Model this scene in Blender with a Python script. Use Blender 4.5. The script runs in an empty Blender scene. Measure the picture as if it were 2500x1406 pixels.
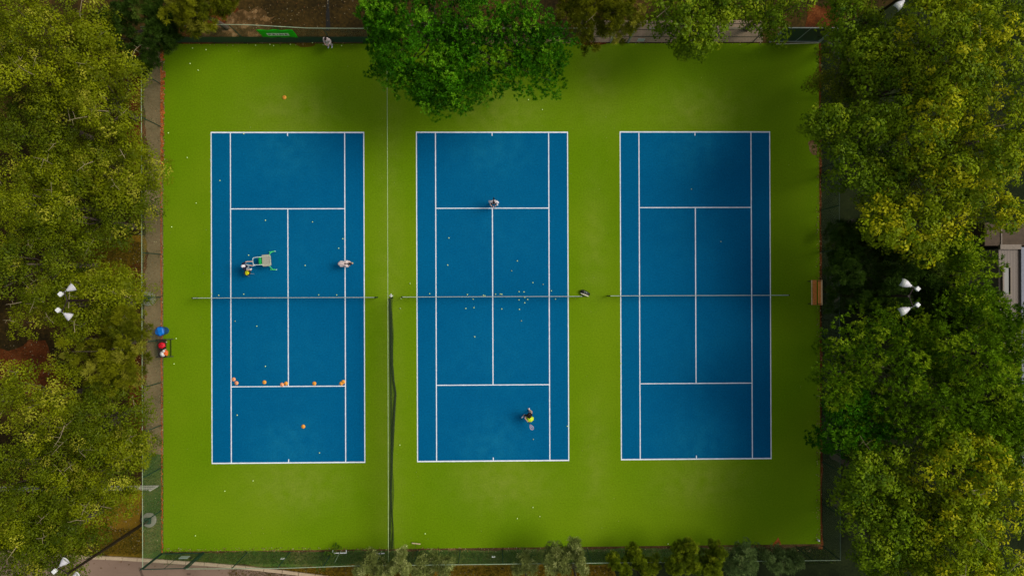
import bpy, bmesh, math, random
import numpy as np
from mathutils import Vector, Matrix

# ------------------------------------------------------------------ camera, light, exposure
S = bpy.context.scene
C = S.collection
cam_d = bpy.data.cameras.new("camera")
cam = bpy.data.objects.new("camera", cam_d); C.objects.link(cam)
CAM = Vector((0.4488, 0.5157, 52.7814)); ROT = (0.0019, -0.0179, -0.0038)
cam.location = CAM; cam.rotation_euler = ROT
cam_d.sensor_fit = 'HORIZONTAL'; cam_d.angle = math.radians(70)
cam_d.clip_start = 0.5; cam_d.clip_end = 1000
S.camera = cam

SUN_EL, SUN_AZ = 47, 14            # degrees; azimuth counted from +X towards +Y
w = bpy.data.worlds.new("World"); S.world = w; w.use_nodes = True
nt = w.node_tree; bg = nt.nodes['Background']
sky = nt.nodes.new('ShaderNodeTexSky'); sky.sky_type = 'NISHITA'; sky.sun_disc = False
sky.sun_elevation = math.radians(SUN_EL); sky.sun_rotation = math.radians(90 - SUN_AZ)
sky.dust_density = 3.0
hs = nt.nodes.new('ShaderNodeHueSaturation'); hs.inputs['Saturation'].default_value = 0.35
nt.links.new(sky.outputs[0], hs.inputs['Color']); nt.links.new(hs.outputs[0], bg.inputs['Color'])
bg.inputs['Strength'].default_value = 0.105
sun_d = bpy.data.lights.new("sun", 'SUN'); sun = bpy.data.objects.new("sun", sun_d); C.objects.link(sun)
d = Vector((math.cos(math.radians(SUN_EL)) * math.cos(math.radians(SUN_AZ)),
            math.cos(math.radians(SUN_EL)) * math.sin(math.radians(SUN_AZ)), math.sin(math.radians(SUN_EL))))
sun.rotation_euler = (-d).to_track_quat('-Z', 'Y').to_euler(); sun.location = d * 80
sun_d.energy = 1.55; sun_d.angle = math.radians(30); sun_d.color = (1.0, 0.94, 0.80)
S.view_settings.view_transform = 'Standard'; S.view_settings.look = 'None'
S.view_settings.gamma = 1; S.view_settings.exposure = 0.277
S.render.engine = 'CYCLES'

PI = math.pi
rnd = random.Random(7)
RM = Matrix.Rotation(ROT[2], 3, 'Z') @ Matrix.Rotation(ROT[1], 3, 'Y') @ Matrix.Rotation(ROT[0], 3, 'X')
F = 1250 / math.tan(math.radians(35))
def at(px, py, z=0.0):
    """where the sight line through a photo pixel meets height z"""
    v = RM @ Vector(((px - 1250) / F, (703 - py) / F, -1))
    t = (z - CAM.z) / v.z
    return CAM + v * t
def g(px, py, z=0.0):
    p = at(px, py, z); return (p.x, p.y)

# ------------------------------------------------------------------ helpers
def mat(name, col, rough=0.8, var=0.15, scale=8.0, col2=None, bump=0.0, metal=0.0, spec=0.3):
    m = bpy.data.materials.new(name); m.use_nodes = True
    n = m.node_tree.nodes; l = m.node_tree.links
    b = n['Principled BSDF']; b.inputs['Roughness'].default_value = rough
    b.inputs['Metallic'].default_value = metal; b.inputs['Specular IOR Level'].default_value = spec
    tc = n.new('ShaderNodeTexCoord'); no = n.new('ShaderNodeTexNoise')
    no.inputs['Scale'].default_value = scale; no.inputs['Detail'].default_value = 5
    l.new(tc.outputs['Object'], no.inputs['Vector'])
    r = n.new('ShaderNodeValToRGB'); r.color_ramp.elements[0].position = 0.3; r.color_ramp.elements[1].position = 0.7
    c2 = col2 or tuple(min(1, c * (1 + var)) for c in col)
    c1 = col if col2 else tuple(c * (1 - var) for c in col)
    r.color_ramp.elements[0].color = (*c1, 1); r.color_ramp.elements[1].color = (*c2, 1)
    l.new(no.outputs['Fac'], r.inputs['Fac']); l.new(r.outputs['Color'], b.inputs['Base Color'])
    if bump:
        bp = n.new('ShaderNodeBump'); bp.inputs['Strength'].default_value = bump; bp.inputs['Distance'].default_value = 0.03
        l.new(no.outputs['Fac'], bp.inputs['Height']); l.new(bp.outputs['Normal'], b.inputs['Normal'])
    return m

def ground_mat(name, stops, s1, s2, bump=0.3, rough=0.95):
    """two noise scales blended through a ramp of earth colours"""
    m = bpy.data.materials.new(name); m.use_nodes = True
    n = m.node_tree.nodes; l = m.node_tree.links; b = n['Principled BSDF']
    b.inputs['Roughness'].default_value = rough; b.inputs['Specular IOR Level'].default_value = 0.1
    tc = n.new('ShaderNodeTexCoord')
    a = n.new('ShaderNodeTexNoise'); a.inputs['Scale'].default_value = s1; a.inputs['Detail'].default_value = 6; a.inputs['Distortion'].default_value = 0.6
    c = n.new('ShaderNodeTexNoise'); c.inputs['Scale'].default_value = s2; c.inputs['Detail'].default_value = 4
    l.new(tc.outputs['Object'], a.inputs['Vector']); l.new(tc.outputs['Object'], c.inputs['Vector'])
    mx = n.new('ShaderNodeMix'); mx.inputs[0].default_value = 0.42
    l.new(a.outputs['Fac'], mx.inputs[2]); l.new(c.outputs['Fac'], mx.inputs[3])
    r = n.new('ShaderNodeValToRGB'); e = r.color_ramp.elements
    while len(e) < len(stops): e.new(0.5)
    for i, (p, co) in enumerate(stops): e[i].position = p; e[i].color = (*co, 1)
    l.new(mx.outputs[0], r.inputs['Fac']); l.new(r.outputs['Color'], b.inputs['Base Color'])
    bp = n.new('ShaderNodeBump'); bp.inputs['Strength'].default_value = bump; bp.inputs['Distance'].default_value = 0.05
    l.new(c.outputs['Fac'], bp.inputs['Height']); l.new(bp.outputs['Normal'], b.inputs['Normal'])
    return m

class MB:
    def __init__(s): s.v = []; s.f = []; s.uv = None
    def add(s, vs, fs):
        o = len(s.v); s.v += [tuple(v) for v in vs]; s.f += [tuple(i + o for i in f) for f in fs]; return s
    def box(s, c, size, M=None):
        x, y, z = size[0] / 2, size[1] / 2, size[2] / 2
        vs = [Vector((a * x, b * y, c_ * z)) for a in (-1, 1) for b in (-1, 1) for c_ in (-1, 1)]
        if M is not None: vs = [M @ v for v in vs]
        vs = [v + Vector(c) for v in vs]
        return s.add(vs, [(0, 1, 3, 2), (4, 6, 7, 5), (0, 4, 5, 1), (2, 3, 7, 6), (0, 2, 6, 4), (1, 5, 7, 3)])
    def bar(s, a, b, wd, ht):
        a = Vector(a); b = Vector(b); d = b - a
        q = d.to_track_quat('X', 'Z').to_matrix()
        return s.box((a + b) / 2, (d.length, wd, ht), q)
    def tube(s, pts, rs, n=8, cap=True):
        pts = [Vector(p) for p in pts]
        if not hasattr(rs, '__len__'): rs = [rs] * len(pts)
        o = len(s.v); up = Vector((0.13, 0.21, 1)).normalized()
        for i, p in enumerate(pts):
            t = (pts[min(i + 1, len(pts) - 1)] - pts[max(i - 1, 0)]).normalized()
            u = t.cross(up)
            if u.length < 1e-3: u = t.cross(Vector((1, 0, 0)))
            u.normalize(); w_ = t.cross(u)
            for k in range(n):
                a = 2 * PI * k / n
                s.v.append(tuple(p + (u * math.cos(a) + w_ * math.sin(a)) * rs[i]))
        for i in range(len(pts) - 1):
            for k in range(n):
                s.f.append((o + i * n + k, o + i * n + (k + 1) % n, o + (i + 1) * n + (k + 1) % n, o + (i + 1) * n + k))
        if cap:
            s.f.append(tuple(o + k for k in range(n))[::-1]); e = o + (len(pts) - 1) * n
            s.f.append(tuple(e + k for k in range(n)))
        return s
    def lathe(s, prof, c=(0, 0, 0), M=None, n=24, cap=True):
        o = len(s.v); c = Vector(c)
        for r, z in prof:
            for k in range(n):
                v = Vector((r * math.cos(2 * PI * k / n), r * math.sin(2 * PI * k / n), z))
                if M is not None: v = M @ v
                s.v.append(tuple(v + c))
        for i in range(len(prof) - 1):
            for k in range(n):
                s.f.append((o + i * n + k, o + i * n + (k + 1) % n, o + (i + 1) * n + (k + 1) % n, o + (i + 1) * n + k))
        if cap:
            s.f.append(tuple(o + k for k in range(n))[::-1]); e = o + (len(prof) - 1) * n
            s.f.append(tuple(e + k for k in range(n)))
        return s
    def ball(s, c, r, n=10, sc=(1, 1, 1)):
        prof = [(max(1e-4, math.sin(PI * i / n)) * r, -math.cos(PI * i / n) * r) for i in range(n + 1)]
        M = Matrix.Diagonal(Vector(sc))
        return s.lathe(prof, c, M, n=n + 4, cap=False)
    def build(s, name, m, parent=None, smooth=False, bevel=0):
        me = bpy.data.meshes.new(name); me.from_pydata([tuple(v) for v in s.v], [], s.f); me.update()
        if smooth:
            me.polygons.foreach_set('use_smooth', [True] * len(me.polygons))
        me.materials.append(m)
        o = bpy.data.objects.new(name, me); C.objects.link(o)
        if parent: o.parent = parent
        if bevel:
            b = o.modifiers.new('bevel', 'BEVEL'); b.width = bevel; b.segments = 2; b.limit_method = 'ANGLE'
        return o

def tag(o, label, cat, group=None, kind=None):
    if kind: o['kind'] = kind
    if label: o['label'] = label
    if cat: o['category'] = cat
    if group: o['group'] = group
    return o
def struct(o): o['kind'] = 'structure'; return o
def thing(name, label, cat, loc=(0, 0, 0), rz=0, group=None):
    o = bpy.data.objects.new(name, None); o.empty_display_size = 0.2; C.objects.link(o)
    o.location = loc; o.rotation_euler = (0, 0, rz)
    return tag(o, label, cat, group)
def children(o): return [c for c in bpy.data.objects if c.parent is o]
def copy_tree(o, loc, rz, label=None):
    kids = children(o)
    c = o.copy(); C.objects.link(c); c.location = loc; c.rotation_euler = (0, 0, rz)
    if label: c['label'] = label
    for k in kids:
        kk = k.copy(); C.objects.link(kk); kk.parent = c
        for q in children(k):
            qq = q.copy(); C.objects.link(qq); qq.parent = kk
    return c

def sheet(name, pts, z, m, jitter=0.0, step=0.5, seed=1):
    """flat ground polygon with an optionally ragged outline"""
    r = random.Random(seed); out = []
    n = len(pts)
    for i in range(n):
        a = Vector(pts[i]); b = Vector(pts[(i + 1) % n]); L = (b - a).length
        k = max(1, int(L / step)) if jitter else 1
        nn = Vector((-(b - a).y, (b - a).x)) / max(L, 1e-6)
        ph = r.random() * 9
        for j in range(k):
            p = a.lerp(b, j / k)
            if jitter and j: p = p + nn * jitter * (r.uniform(-0.5, 0.5) + 0.5 * math.sin(ph + j * step * 0.9) + 0.3 * math.sin(ph * 2 + j * step * 2.3))
            out.append(p)
    bm = bmesh.new(); vs = [bm.verts.new((p.x, p.y, z)) for p in out]
    f = bm.faces.new(vs)
    if f.normal.z < 0: f.normal_flip()
    bm.normal_update()
    bmesh.ops.triangulate(bm, faces=bm.faces[:])
    for f in bm.faces:
        if f.normal.z < 0: f.normal_flip()
    me = bpy.data.meshes.new(name); bm.to_mesh(me); bm.free(); me.materials.append(m)
    o = bpy.data.objects.new(name, me); C.objects.link(o); return struct(o)

# ------------------------------------------------------------------ ground
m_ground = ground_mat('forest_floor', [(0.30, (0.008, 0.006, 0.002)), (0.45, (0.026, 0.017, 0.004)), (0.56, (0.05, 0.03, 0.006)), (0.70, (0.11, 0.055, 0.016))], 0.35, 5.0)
m_litter = ground_mat('leaf_litter', [(0.35, (0.035, 0.012, 0.003)), (0.52, (0.10, 0.026, 0.005)), (0.66, (0.19, 0.065, 0.018))], 0.8, 9.0)
m_dirt = ground_mat('packed_dirt', [(0.3, (0.085, 0.06, 0.028)), (0.5, (0.19, 0.125, 0.065)), (0.68, (0.28, 0.19, 0.10))], 0.45, 7.0)
m_sand = ground_mat('dry_sand', [(0.35, (0.07, 0.035, 0.01)), (0.5, (0.17, 0.095, 0.035)), (0.65, (0.32, 0.21, 0.10))], 0.9, 7.0)
m_verge = ground_mat('verge_grass', [(0.32, (0.025, 0.06, 0.006)), (0.48, (0.06, 0.12, 0.014)), (0.60, (0.13, 0.14, 0.03)), (0.72, (0.24, 0.18, 0.08))], 0.5, 9.0)
m_dry = ground_mat('dry_grass', [(0.32, (0.05, 0.045, 0.004)), (0.5, (0.13, 0.085, 0.006)), (0.7, (0.24, 0.13, 0.01))], 0.4, 10.0)
m_clay = ground_mat('orange_clay', [(0.3, (0.16, 0.035, 0.006)), (0.5, (0.42, 0.10, 0.02)), (0.7, (0.55, 0.18, 0.05))], 1.5, 12.0)
m_road = ground_mat('asphalt', [(0.3, (0.15, 0.10, 0.072)), (0.5, (0.215, 0.145, 0.105)), (0.7, (0.26, 0.18, 0.13))], 0.3, 25.0, bump=0.1)
m_kerb = ground_mat('kerb_stone', [(0.3, (0.36, 0.27, 0.17)), (0.7, (0.52, 0.40, 0.27))], 1.0, 14.0, bump=0.1)
m_pave = ground_mat('paving', [(0.3, (0.14, 0.105, 0.065)), (0.5, (0.22, 0.165, 0.11)), (0.7, (0.30, 0.22, 0.15))], 0.6, 9.0, bump=0.1)

gr = MB(); N = 40; L = 400.0
for i in range(N + 1):
    for j in range(N + 1):
        u = (i / N - 0.5); v = (j / N - 0.5)
        gr.v.append((L * u * abs(u) * 2, L * v * abs(v) * 2, -0.02))
for i in range(N):
    for j in range(N):
        a = i * (N + 1) + j; gr.f.append((a, a + N + 1, a + N + 2, a + 1))
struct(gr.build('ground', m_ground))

TL, TR, BR, BL = g(398, 108), g(1999, 106), g(2003, 1327), g(399, 1346)
FL, FR = g(392, 103), g(2004, 102)                 # fence corners
FBR, FBL = g(2008, 1332), g(394, 1350)
def P(*a): return [g(x, y) for x, y in a]
sheet('dirt_path', P((352, 100), (402, 100), (402, 1120), (352, 1120)), -0.012, m_dirt, 0.12, 0.5, 2)
sheet('grass_verge', P((350, 1105), (402, 1110), (404, 1352), (520, 1345), (1500, 1332), (1850, 1327), (1850, 1374), (1500, 1374), (860, 1376), (700, 1384), (350, 1372)), -0.008, m_verge, 0.14, 0.5, 3)
sheet('leaf_litter', P((300, 120), (352, 110), (352, 420), (335, 420), (290, 220)), -0.010, m_litter, 0.3, 0.5, 4)
sheet('leaf_litter', P((310, 600), (353, 600), (353, 740), (300, 740)), -0.010, m_litter, 0.3, 0.5, 5)
sheet('leaf_litter', P((320, 860), (353, 800), (353, 1110), (315, 1010)), -0.010, m_litter, 0.3, 0.5, 6)
sheet('leaf_litter', P((440, 55), (520, 20), (580, 20), (600, 100), (440, 104)), -0.010, m_litter, 0.4, 0.5, 7)
sheet('leaf_litter', P((1970, 20), (2040, 10), (2040, 100), (1960, 100)), -0.010, m_litter, 0.4, 0.5, 8)
sheet('leaf_litter', P((0, 850), (110, 830), (190, 960), (120, 1010), (0, 930)), -0.010, m_litter, 0.4, 0.5, 81)
m_sand2 = ground_mat('sandy_soil', [(0.30, (0.03, 0.018, 0.006)), (0.48, (0.07, 0.04, 0.012)), (0.58, (0.16, 0.09, 0.035)), (0.68, (0.32, 0.2, 0.1))], 0.7, 4.0)
sheet('sandy_soil', P((500, 60), (560, 30), (640, 22), (672, 40), (660, 72), (600, 103), (500, 103)), -0.006, m_sand2, 0.5, 0.3, 9)
for k_, (x_, y_, a_) in enumerate([(648, 46, 14), (622, 30, 8), (600, 62, 12), (632, 62, 10), (570, 84, 13), (620, 88, 16), (545, 96, 10)]):
    sheet('sand_patch', P((x_ - a_, y_), (x_ - a_ * .3, y_ - a_ * .5), (x_ + a_, y_ - 2), (x_ + a_ * .4, y_ + a_ * .45)), -0.0045, m_sand, 0.22, 0.12, 90 + k_)
sheet('dry_grass_verge', P((170, 1300), (352, 1180), (352, 1361), (150, 1352)), -0.009, m_dry, 0.35, 0.5, 10)
sheet('dry_grass_verge', P((540, 1378), (870, 1372), (1500, 1372), (1500, 1440), (750, 1440)), -0.009, m_dry, 0.25, 0.5, 11)
sheet('dry_grass_verge', P((215, 585), (352, 575), (352, 640), (230, 700)), -0.009, m_dry, 0.35, 0.5, 12)
m_edge = ground_mat('brown_edge_soil', [(0.32, (0.03, 0.02, 0.006)), (0.5, (0.09, 0.05, 0.018)), (0.62, (0.19, 0.10, 0.04)), (0.72, (0.36, 0.24, 0.12))], 1.2, 14.0)
sheet('edge_soil', P((402, 1340), (960, 1333), (1500, 1329), (2004, 1323), (2004, 1334), (1500, 1339), (960, 1344), (402, 1348)), -0.004, m_edge, 0.08, 0.4, 13)
m_shadeground = ground_mat('shade_toned_ground', [(0.32, (0.004, 0.006, 0.002)), (0.5, (0.010, 0.016, 0.004)), (0.68, (0.022, 0.030, 0.008))], 0.6, 8.0)  # near-black tones: shade under the trees painted into the ground colour
sheet('shade_ground_strip', P((2000, 60), (2060, 60), (2600, -200), (2600, 1600), (2060, 1480), (2000, 1420)), -0.011, m_shadeground, 0.2, 0.6, 77)
sheet('shade_ground_strip', P((1500, 1372), (2004, 1338), (2030, 1480), (1500, 1480)), -0.0075, m_shadeground, 0.2, 0.6, 78)
sheet('leaf_litter', P((1996, 106), (2004, 106), (2008, 1340), (1998, 1340)), -0.005, m_litter, 0.07, 0.4, 14)
sheet('paving_slabs', P((1449, 50), (1862, 50), (1862, 103.5), (1449, 104)), 0.0, m_pave)
sheet('dirt_path', P((1040, 96), (1449, 96), (1449, 110), (1040, 110)), -0.004, m_dirt, 0.08, 0.4, 15)
sheet('dark_ground_strip', P((797, -20), (806, -20), (805, 76), (795, 76)), -0.003, mat('dark_strip', (0.008, 0.007, 0.004), 0.7, 0.4, 3), 0.08, 0.4, 16)  # narrow near-black strip on the ground above the top fence
jl = MB()
for y in (58, 73.5, 90.5):
    a = at(1451, y); b = at(1860, y); jl.box(((a.x + b.x) / 2, (a.y + b.y) / 2, 0.004), (b.x - a.x, 0.05, 0.003))
struct(jl.build('paving_joints', mat('joint', (0.03, 0.025, 0.015), 0.9)))

# road with kerb, bottom left
kerb_px = [(-60, 1350), (60, 1352), (180, 1357), (300, 1362), (410, 1369), (500, 1375), (600, 1384), (690, 1394), (770, 1404), (900, 1422), (1100, 1450)]
kp = [Vector(g(*p)) for p in kerb_px]
sheet('road', [tuple(p) for p in kp] + [g(1100, 1700), g(-300, 1700)], 0.0, m_road)
kb = MB()
for a, b in zip(kp[:-1], kp[1:]):
    n_ = max(1, int((b - a).length / 0.9))
    for i in range(n_):
        p = a.lerp(b, (i + 0.015) / n_); q = a.lerp(b, (i + 0.985) / n_)
        kb.bar((p.x, p.y, 0.03), (q.x, q.y, 0.03), 0.24, 0.2)
struct(kb.build('kerb', m_kerb, bevel=0.015))
# dark dribble stains on the road are real marks
sheet('road_stain', P((338, 1385), (342, 1384), (352, 1410), (345, 1412)), 0.004, mat('stain', (0.10, 0.065, 0.045), 0.9), 0.05, 0.2, 17)
sheet('road_stain', P((455, 1398), (466, 1398), (465, 1403), (457, 1403)), 0.004, bpy.data.materials['stain'], 0.04, 0.2, 18)

# ------------------------------------------------------------------ courts
def surf_mat(name, c1, c2, worn, speck, rough=0.85):
    m = bpy.data.materials.new(name); m.use_nodes = True
    n = m.node_tree.nodes; l = m.node_tree.links; b = n['Principled BSDF']
    b.inputs['Roughness'].default_value = rough; b.inputs['Specular IOR Level'].default_value = 0.02
    tc = n.new('ShaderNodeTexCoord')
    big = n.new('ShaderNodeTexNoise'); big.inputs['Scale'].default_value = 0.16; big.inputs['Detail'].default_value = 4
    fine = n.new('ShaderNodeTexNoise'); fine.inputs['Scale'].default_value = 9; fine.inputs['Detail'].default_value = 6; fine.inputs['Roughness'].default_value = 0.8
    mid = n.new('ShaderNodeTexNoise'); mid.inputs['Scale'].default_value = 1.3; mid.inputs['Detail'].default_value = 5
    for q in (big, fine, mid): l.new(tc.outputs['Object'], q.inputs['Vector'])
    r = n.new('ShaderNodeValToRGB'); r.color_ramp.elements[0].position = 0.35; r.color_ramp.elements[1].position = 0.65
    r.color_ramp.elements[0].color = (*c1, 1); r.color_ramp.elements[1].color = (*c2, 1)
    l.new(big.outputs['Fac'], r.inputs['Fac'])
    at_ = n.new('ShaderNodeAttribute'); at_.attribute_name = 'wear'
    mr = n.new('ShaderNodeMapRange'); mr.inputs['From Min'].default_value = 0.2; mr.inputs['From Max'].default_value = 0.8
    l.new(mid.outputs['Fac'], mr.inputs['Value'])
    mu = n.new('ShaderNodeMath'); mu.operation = 'MULTIPLY'; l.new(at_.outputs['Fac'], mu.inputs[0]); l.new(mr.outputs[0], mu.inputs[1])
    mx = n.new('ShaderNodeMix'); mx.data_type = 'RGBA'; l.new(mu.outputs[0], mx.inputs[0]); l.new(r.outputs['Color'], mx.inputs[6]); mx.inputs[7].default_value = (*worn, 1)
    fr = n.new('ShaderNodeMapRange'); fr.inputs['From Min'].default_value = 0.3; fr.inputs['From Max'].default_value = 0.7
    fr.inputs['To Min'].default_value = 1 - speck; fr.inputs['To Max'].default_value = 1 + speck
    l.new(fine.outputs['Fac'], fr.inputs['Value'])
    mp = n.new('ShaderNodeMapping'); mp.inputs['Scale'].default_value = (1.6, 7, 1); mp.inputs['Rotation'].default_value = (0, 0, 0.5); l.new(tc.outputs['Object'], mp.inputs['Vector'])
    sc = n.new('ShaderNodeTexNoise'); sc.inputs['Scale'].default_value = 1.7; sc.inputs['Detail'].default_value = 9; sc.inputs['Roughness'].default_value = 0.75; sc.inputs['Distortion'].default_value = 1.2; l.new(mp.outputs[0], sc.inputs['Vector'])
    sr = n.new('ShaderNodeMapRange'); sr.inputs['From Min'].default_value = 0.63; sr.inputs['From Max'].default_value = 0.76; sr.inputs['To Max'].default_value = 0.75; l.new(sc.outputs['Fac'], sr.inputs['Value'])
    m4 = n.new('ShaderNodeMix'); m4.data_type = 'RGBA'; l.new(sr.outputs[0], m4.inputs[0]); l.new(mx.outputs[2], m4.inputs[6]); m4.inputs[7].default_value = (*worn, 1); mx = m4
    vm = n.new('ShaderNodeVectorMath'); vm.operation = 'SCALE'; l.new(mx.outputs[2], vm.inputs[0]); l.new(fr.outputs[0], vm.inputs['Scale'])
    l.new(vm.outputs[0], b.inputs['Base Color'])
    bp = n.new('ShaderNodeBump'); bp.inputs['Strength'].default_value = 0.25; bp.inputs['Distance'].default_value = 0.01
    l.new(fine.outputs['Fac'], bp.inputs['Height']); l.new(bp.outputs['Normal'], b.inputs['Normal'])
    return m
m_turf = surf_mat('green_turf', (0.112, 0.212, 0.002), (0.142, 0.238, 0.004), (0.20, 0.265, 0.026), 0.24)
m_blue = surf_mat('blue_acrylic', (0.0002, 0.096, 0.228), (0.0004, 0.106, 0.242), (0.005, 0.145, 0.275), 0.24)
m_line = mat('line_paint', (0.70, 0.74, 0.78), 0.7, 0.04, 3.5, col2=(0.90, 0.93, 0.96))
courts = [(-14.6851, -0.0145), (0.0, 0.0), (14.714, 0.0226)]
HW, HL = 10.97 / 2, 23.77 / 2
def wear_turf(x, y):
    s = 0
    for cx, cy in courts:
        for sy in (-1, 1):
            s += 0.95 * math.exp(-((x - cx - 0.5) / 3.4) ** 2 - ((y - cy - sy * (HL + 1.6)) / 1.9) ** 2)
    s += 0.5 * math.exp(-((x - 7.9) / 1.6) ** 2 - ((y - 14.5) / 2.8) ** 2)
    s += 0.6 * math.exp(-((x - 7.4) / 0.9) ** 2) * (0.5 + 0.5 * math.sin(y * 0.4)) + 0.5 * math.exp(-((x + 7.4) / 0.9) ** 2)
    return min(1, s)
def wear_blue(x, y):
    s = 0.12
    for cx, cy in courts:
        for sy in (-1, 1):
            s += 0.9 * math.exp(-((x - cx) / 2.6) ** 2 - ((y - cy - sy * (HL - 1.2)) / 2.2) ** 2)
            s += 0.35 * math.exp(-((x - cx) / 3.5) ** 2 - ((y - cy - sy * 4.5) / 3) ** 2)
    return min(1, s)
def grid(name, c00, c10, c11, c01, z, nx, ny, m, fn):
    b = MB()
    for i in range(nx + 1):
        for j in range(ny + 1):
            u, v = i / nx, j / ny
            x = (c00[0] * (1 - u) + c10[0] * u) * (1 - v) + (c01[0] * (1 - u) + c11[0] * u) * v
            y = (c00[1] * (1 - u) + c10[1] * u) * (1 - v) + (c01[1] * (1 - u) + c11[1] * u) * v
            b.v.append((x, y, z))
    for i in range(nx):
        for j in range(ny):
            a = i * (ny + 1) + j; b.f.append((a, a + ny + 1, a + ny + 2, a + 1))
    o = b.build(name, m); struct(o)
    at_ = o.data.attributes.new('wear', 'FLOAT', 'POINT')
    at_.data.foreach_set('value', [fn(v[0], v[1]) for v in b.v])
    return o
grid('turf_surround', BL, BR, TR, TL, 0.002, 90, 70, m_turf, wear_turf)
for k, (cx, cy) in enumerate(courts):
    grid('tennis_court', (cx - HW, cy - HL), (cx + HW, cy - HL), (cx + HW, cy + HL), (cx - HW, cy + HL), 0.006, 22, 48, m_blue, wear_blue)
    ln = MB(); z = 0.010; wl = 0.066
    def hb(x0, x1, y0, y1): ln.add([(cx + x0, cy + y0, z), (cx + x1, cy + y0, z), (cx + x1, cy + y1, z), (cx + x0, cy + y1, z)], [(0, 1, 2, 3)])
    SW = 8.23 / 2
    for s_ in (-1, 1):
        hb(-HW, HW, *sorted((s_ * HL, s_ * (HL - 0.09))))                         # baselines
        hb(*sorted((s_ * HW, s_ * (HW - wl))), -HL + 0.09, HL - 0.09)             # doubles sidelines
        hb(*sorted((s_ * SW, s_ * (SW - wl))), -HL + 0.09, HL - 0.09)             # singles sidelines
        hb(-SW + wl, SW - wl, *sorted((s_ * 6.4, s_ * (6.4 - wl))))               # service lines
        hb(-wl / 2, wl / 2, *sorted((s_ * (HL - 0.09), s_ * (HL - 0.3))))         # centre marks
    hb(-wl / 2, wl / 2, -6.4 + wl, 6.4 - wl)
    struct(ln.build('court_lines', m_line))
# clay edge strips beside the turf on the left, worn red spots
ce = MB(); rr = random.Random(3)
for y in range(108, 1346, 5):
    wpx = (9 if y < 150 else 4 if y < 172 else 10 if y < 330 else 7 if y < 420 else 2.6) * rr.uniform(0.6, 1.25)
    if 145 < y < 150: continue
    x0 = 391 + rr.uniform(-1, 1) + (y - 108) * 0.003; p = P((x0, y), (x0 + wpx, y + rr.uniform(-1, 1)), (x0 + wpx * rr.uniform(0.8, 1.1), y + 5.5), (x0, y + 5.5))
    ce.add([(a, b, 0.008) for a, b in p], [(3, 2, 1, 0)])
struct(ce.build('clay_edge', m_clay))
sheet('clay_patch', P((1895, 1318), (1900, 1310), (1905, 1322), (1908, 1330), (1886, 1330)), 0.007, m_clay, 0.05, 0.2, 21)
sheet('clay_patch', P((1395, 105), (1480, 104), (1480, 108), (1455, 111), (1400, 108)), 0.007, m_litter, 0.05, 0.2, 22)
sheet('sand_patch', P((1972, 350), (1984, 340), (1992, 350), (1994, 380), (1984, 378), (1976, 368)), 0.007, m_sand, 0.1, 0.2, 23)
sheet('sand_patch', P((720, 108), (770, 107), (768, 112), (735, 116)), 0.007, m_dry, 0.08, 0.2, 24)

# ------------------------------------------------------------------ fences
def mesh_mat(name, col, cell, width, base=0.0):
    """woven wire: opaque where a diagonal wire runs, open between"""
    m = bpy.data.materials.new(name); m.use_nodes = True
    n = m.node_tree.nodes; l = m.node_tree.links; b = n['Principled BSDF']
    b.inputs['Base Color'].default_value = (*col, 1); b.inputs['Roughness'].default_value = 0.6
    uv = n.new('ShaderNodeUVMap'); sp = n.new('ShaderNodeSeparateXYZ'); l.new(uv.outputs[0], sp.inputs[0])
    outs = []
    for op in ('ADD', 'SUBTRACT'):
        a = n.new('ShaderNodeMath'); a.operation = op; l.new(sp.outputs[0], a.inputs[0]); l.new(sp.outputs[1], a.inputs[1])
        s = n.new('ShaderNodeMath'); s.operation = 'DIVIDE'; l.new(a.outputs[0], s.inputs[0]); s.inputs[1].default_value = cell
        f = n.new('ShaderNodeMath'); f.operation = 'FRACT'; l.new(s.outputs[0], f.inputs[0])
        c = n.new('ShaderNodeMath'); c.operation = 'LESS_THAN'; l.new(f.outputs[0], c.inputs[0]); c.inputs[1].default_value = width
        outs.append(c)
    mx = n.new('ShaderNodeMath'); mx.operation = 'MAXIMUM'; l.new(outs[0].outputs[0], mx.inputs[0]); l.new(outs[1].outputs[0], mx.inputs[1])
    m2 = n.new('ShaderNodeMath'); m2.operation = 'MAXIMUM'; l.new(mx.outputs[0], m2.inputs[0]); m2.inputs[1].default_value = base
    l.new(m2.outputs[0], b.inputs['Alpha'])
    return m
m_chain = mesh_mat('green_chainlink', (0.13, 0.19, 0.09), 0.07, 0.085)
m_screen = mesh_mat('windscreen', (0.008, 0.045, 0.028), 0.03, 0.5, 0.86)
m_net = mesh_mat('net_cord', (0.008, 0.012, 0.008), 0.06, 0.22)
m_div = mesh_mat('divider_cord', (0.015, 0.035, 0.008), 0.06, 0.2)
m_post = mat('green_post', (0.008, 0.038, 0.024), 0.5, 0.2)
m_rail = mat('pale_green_rail', (0.30, 0.38, 0.24), 0.5, 0.15)
m_white = mat('white_metal', (0.72, 0.72, 0.70), 0.45, 0.05)
m_dark = mat('black_steel', (0.012, 0.009, 0.008), 0.5, 0.2)
m_conc = mat('concrete', (0.23, 0.22, 0.17), 0.9, 0.15, 5)

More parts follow.
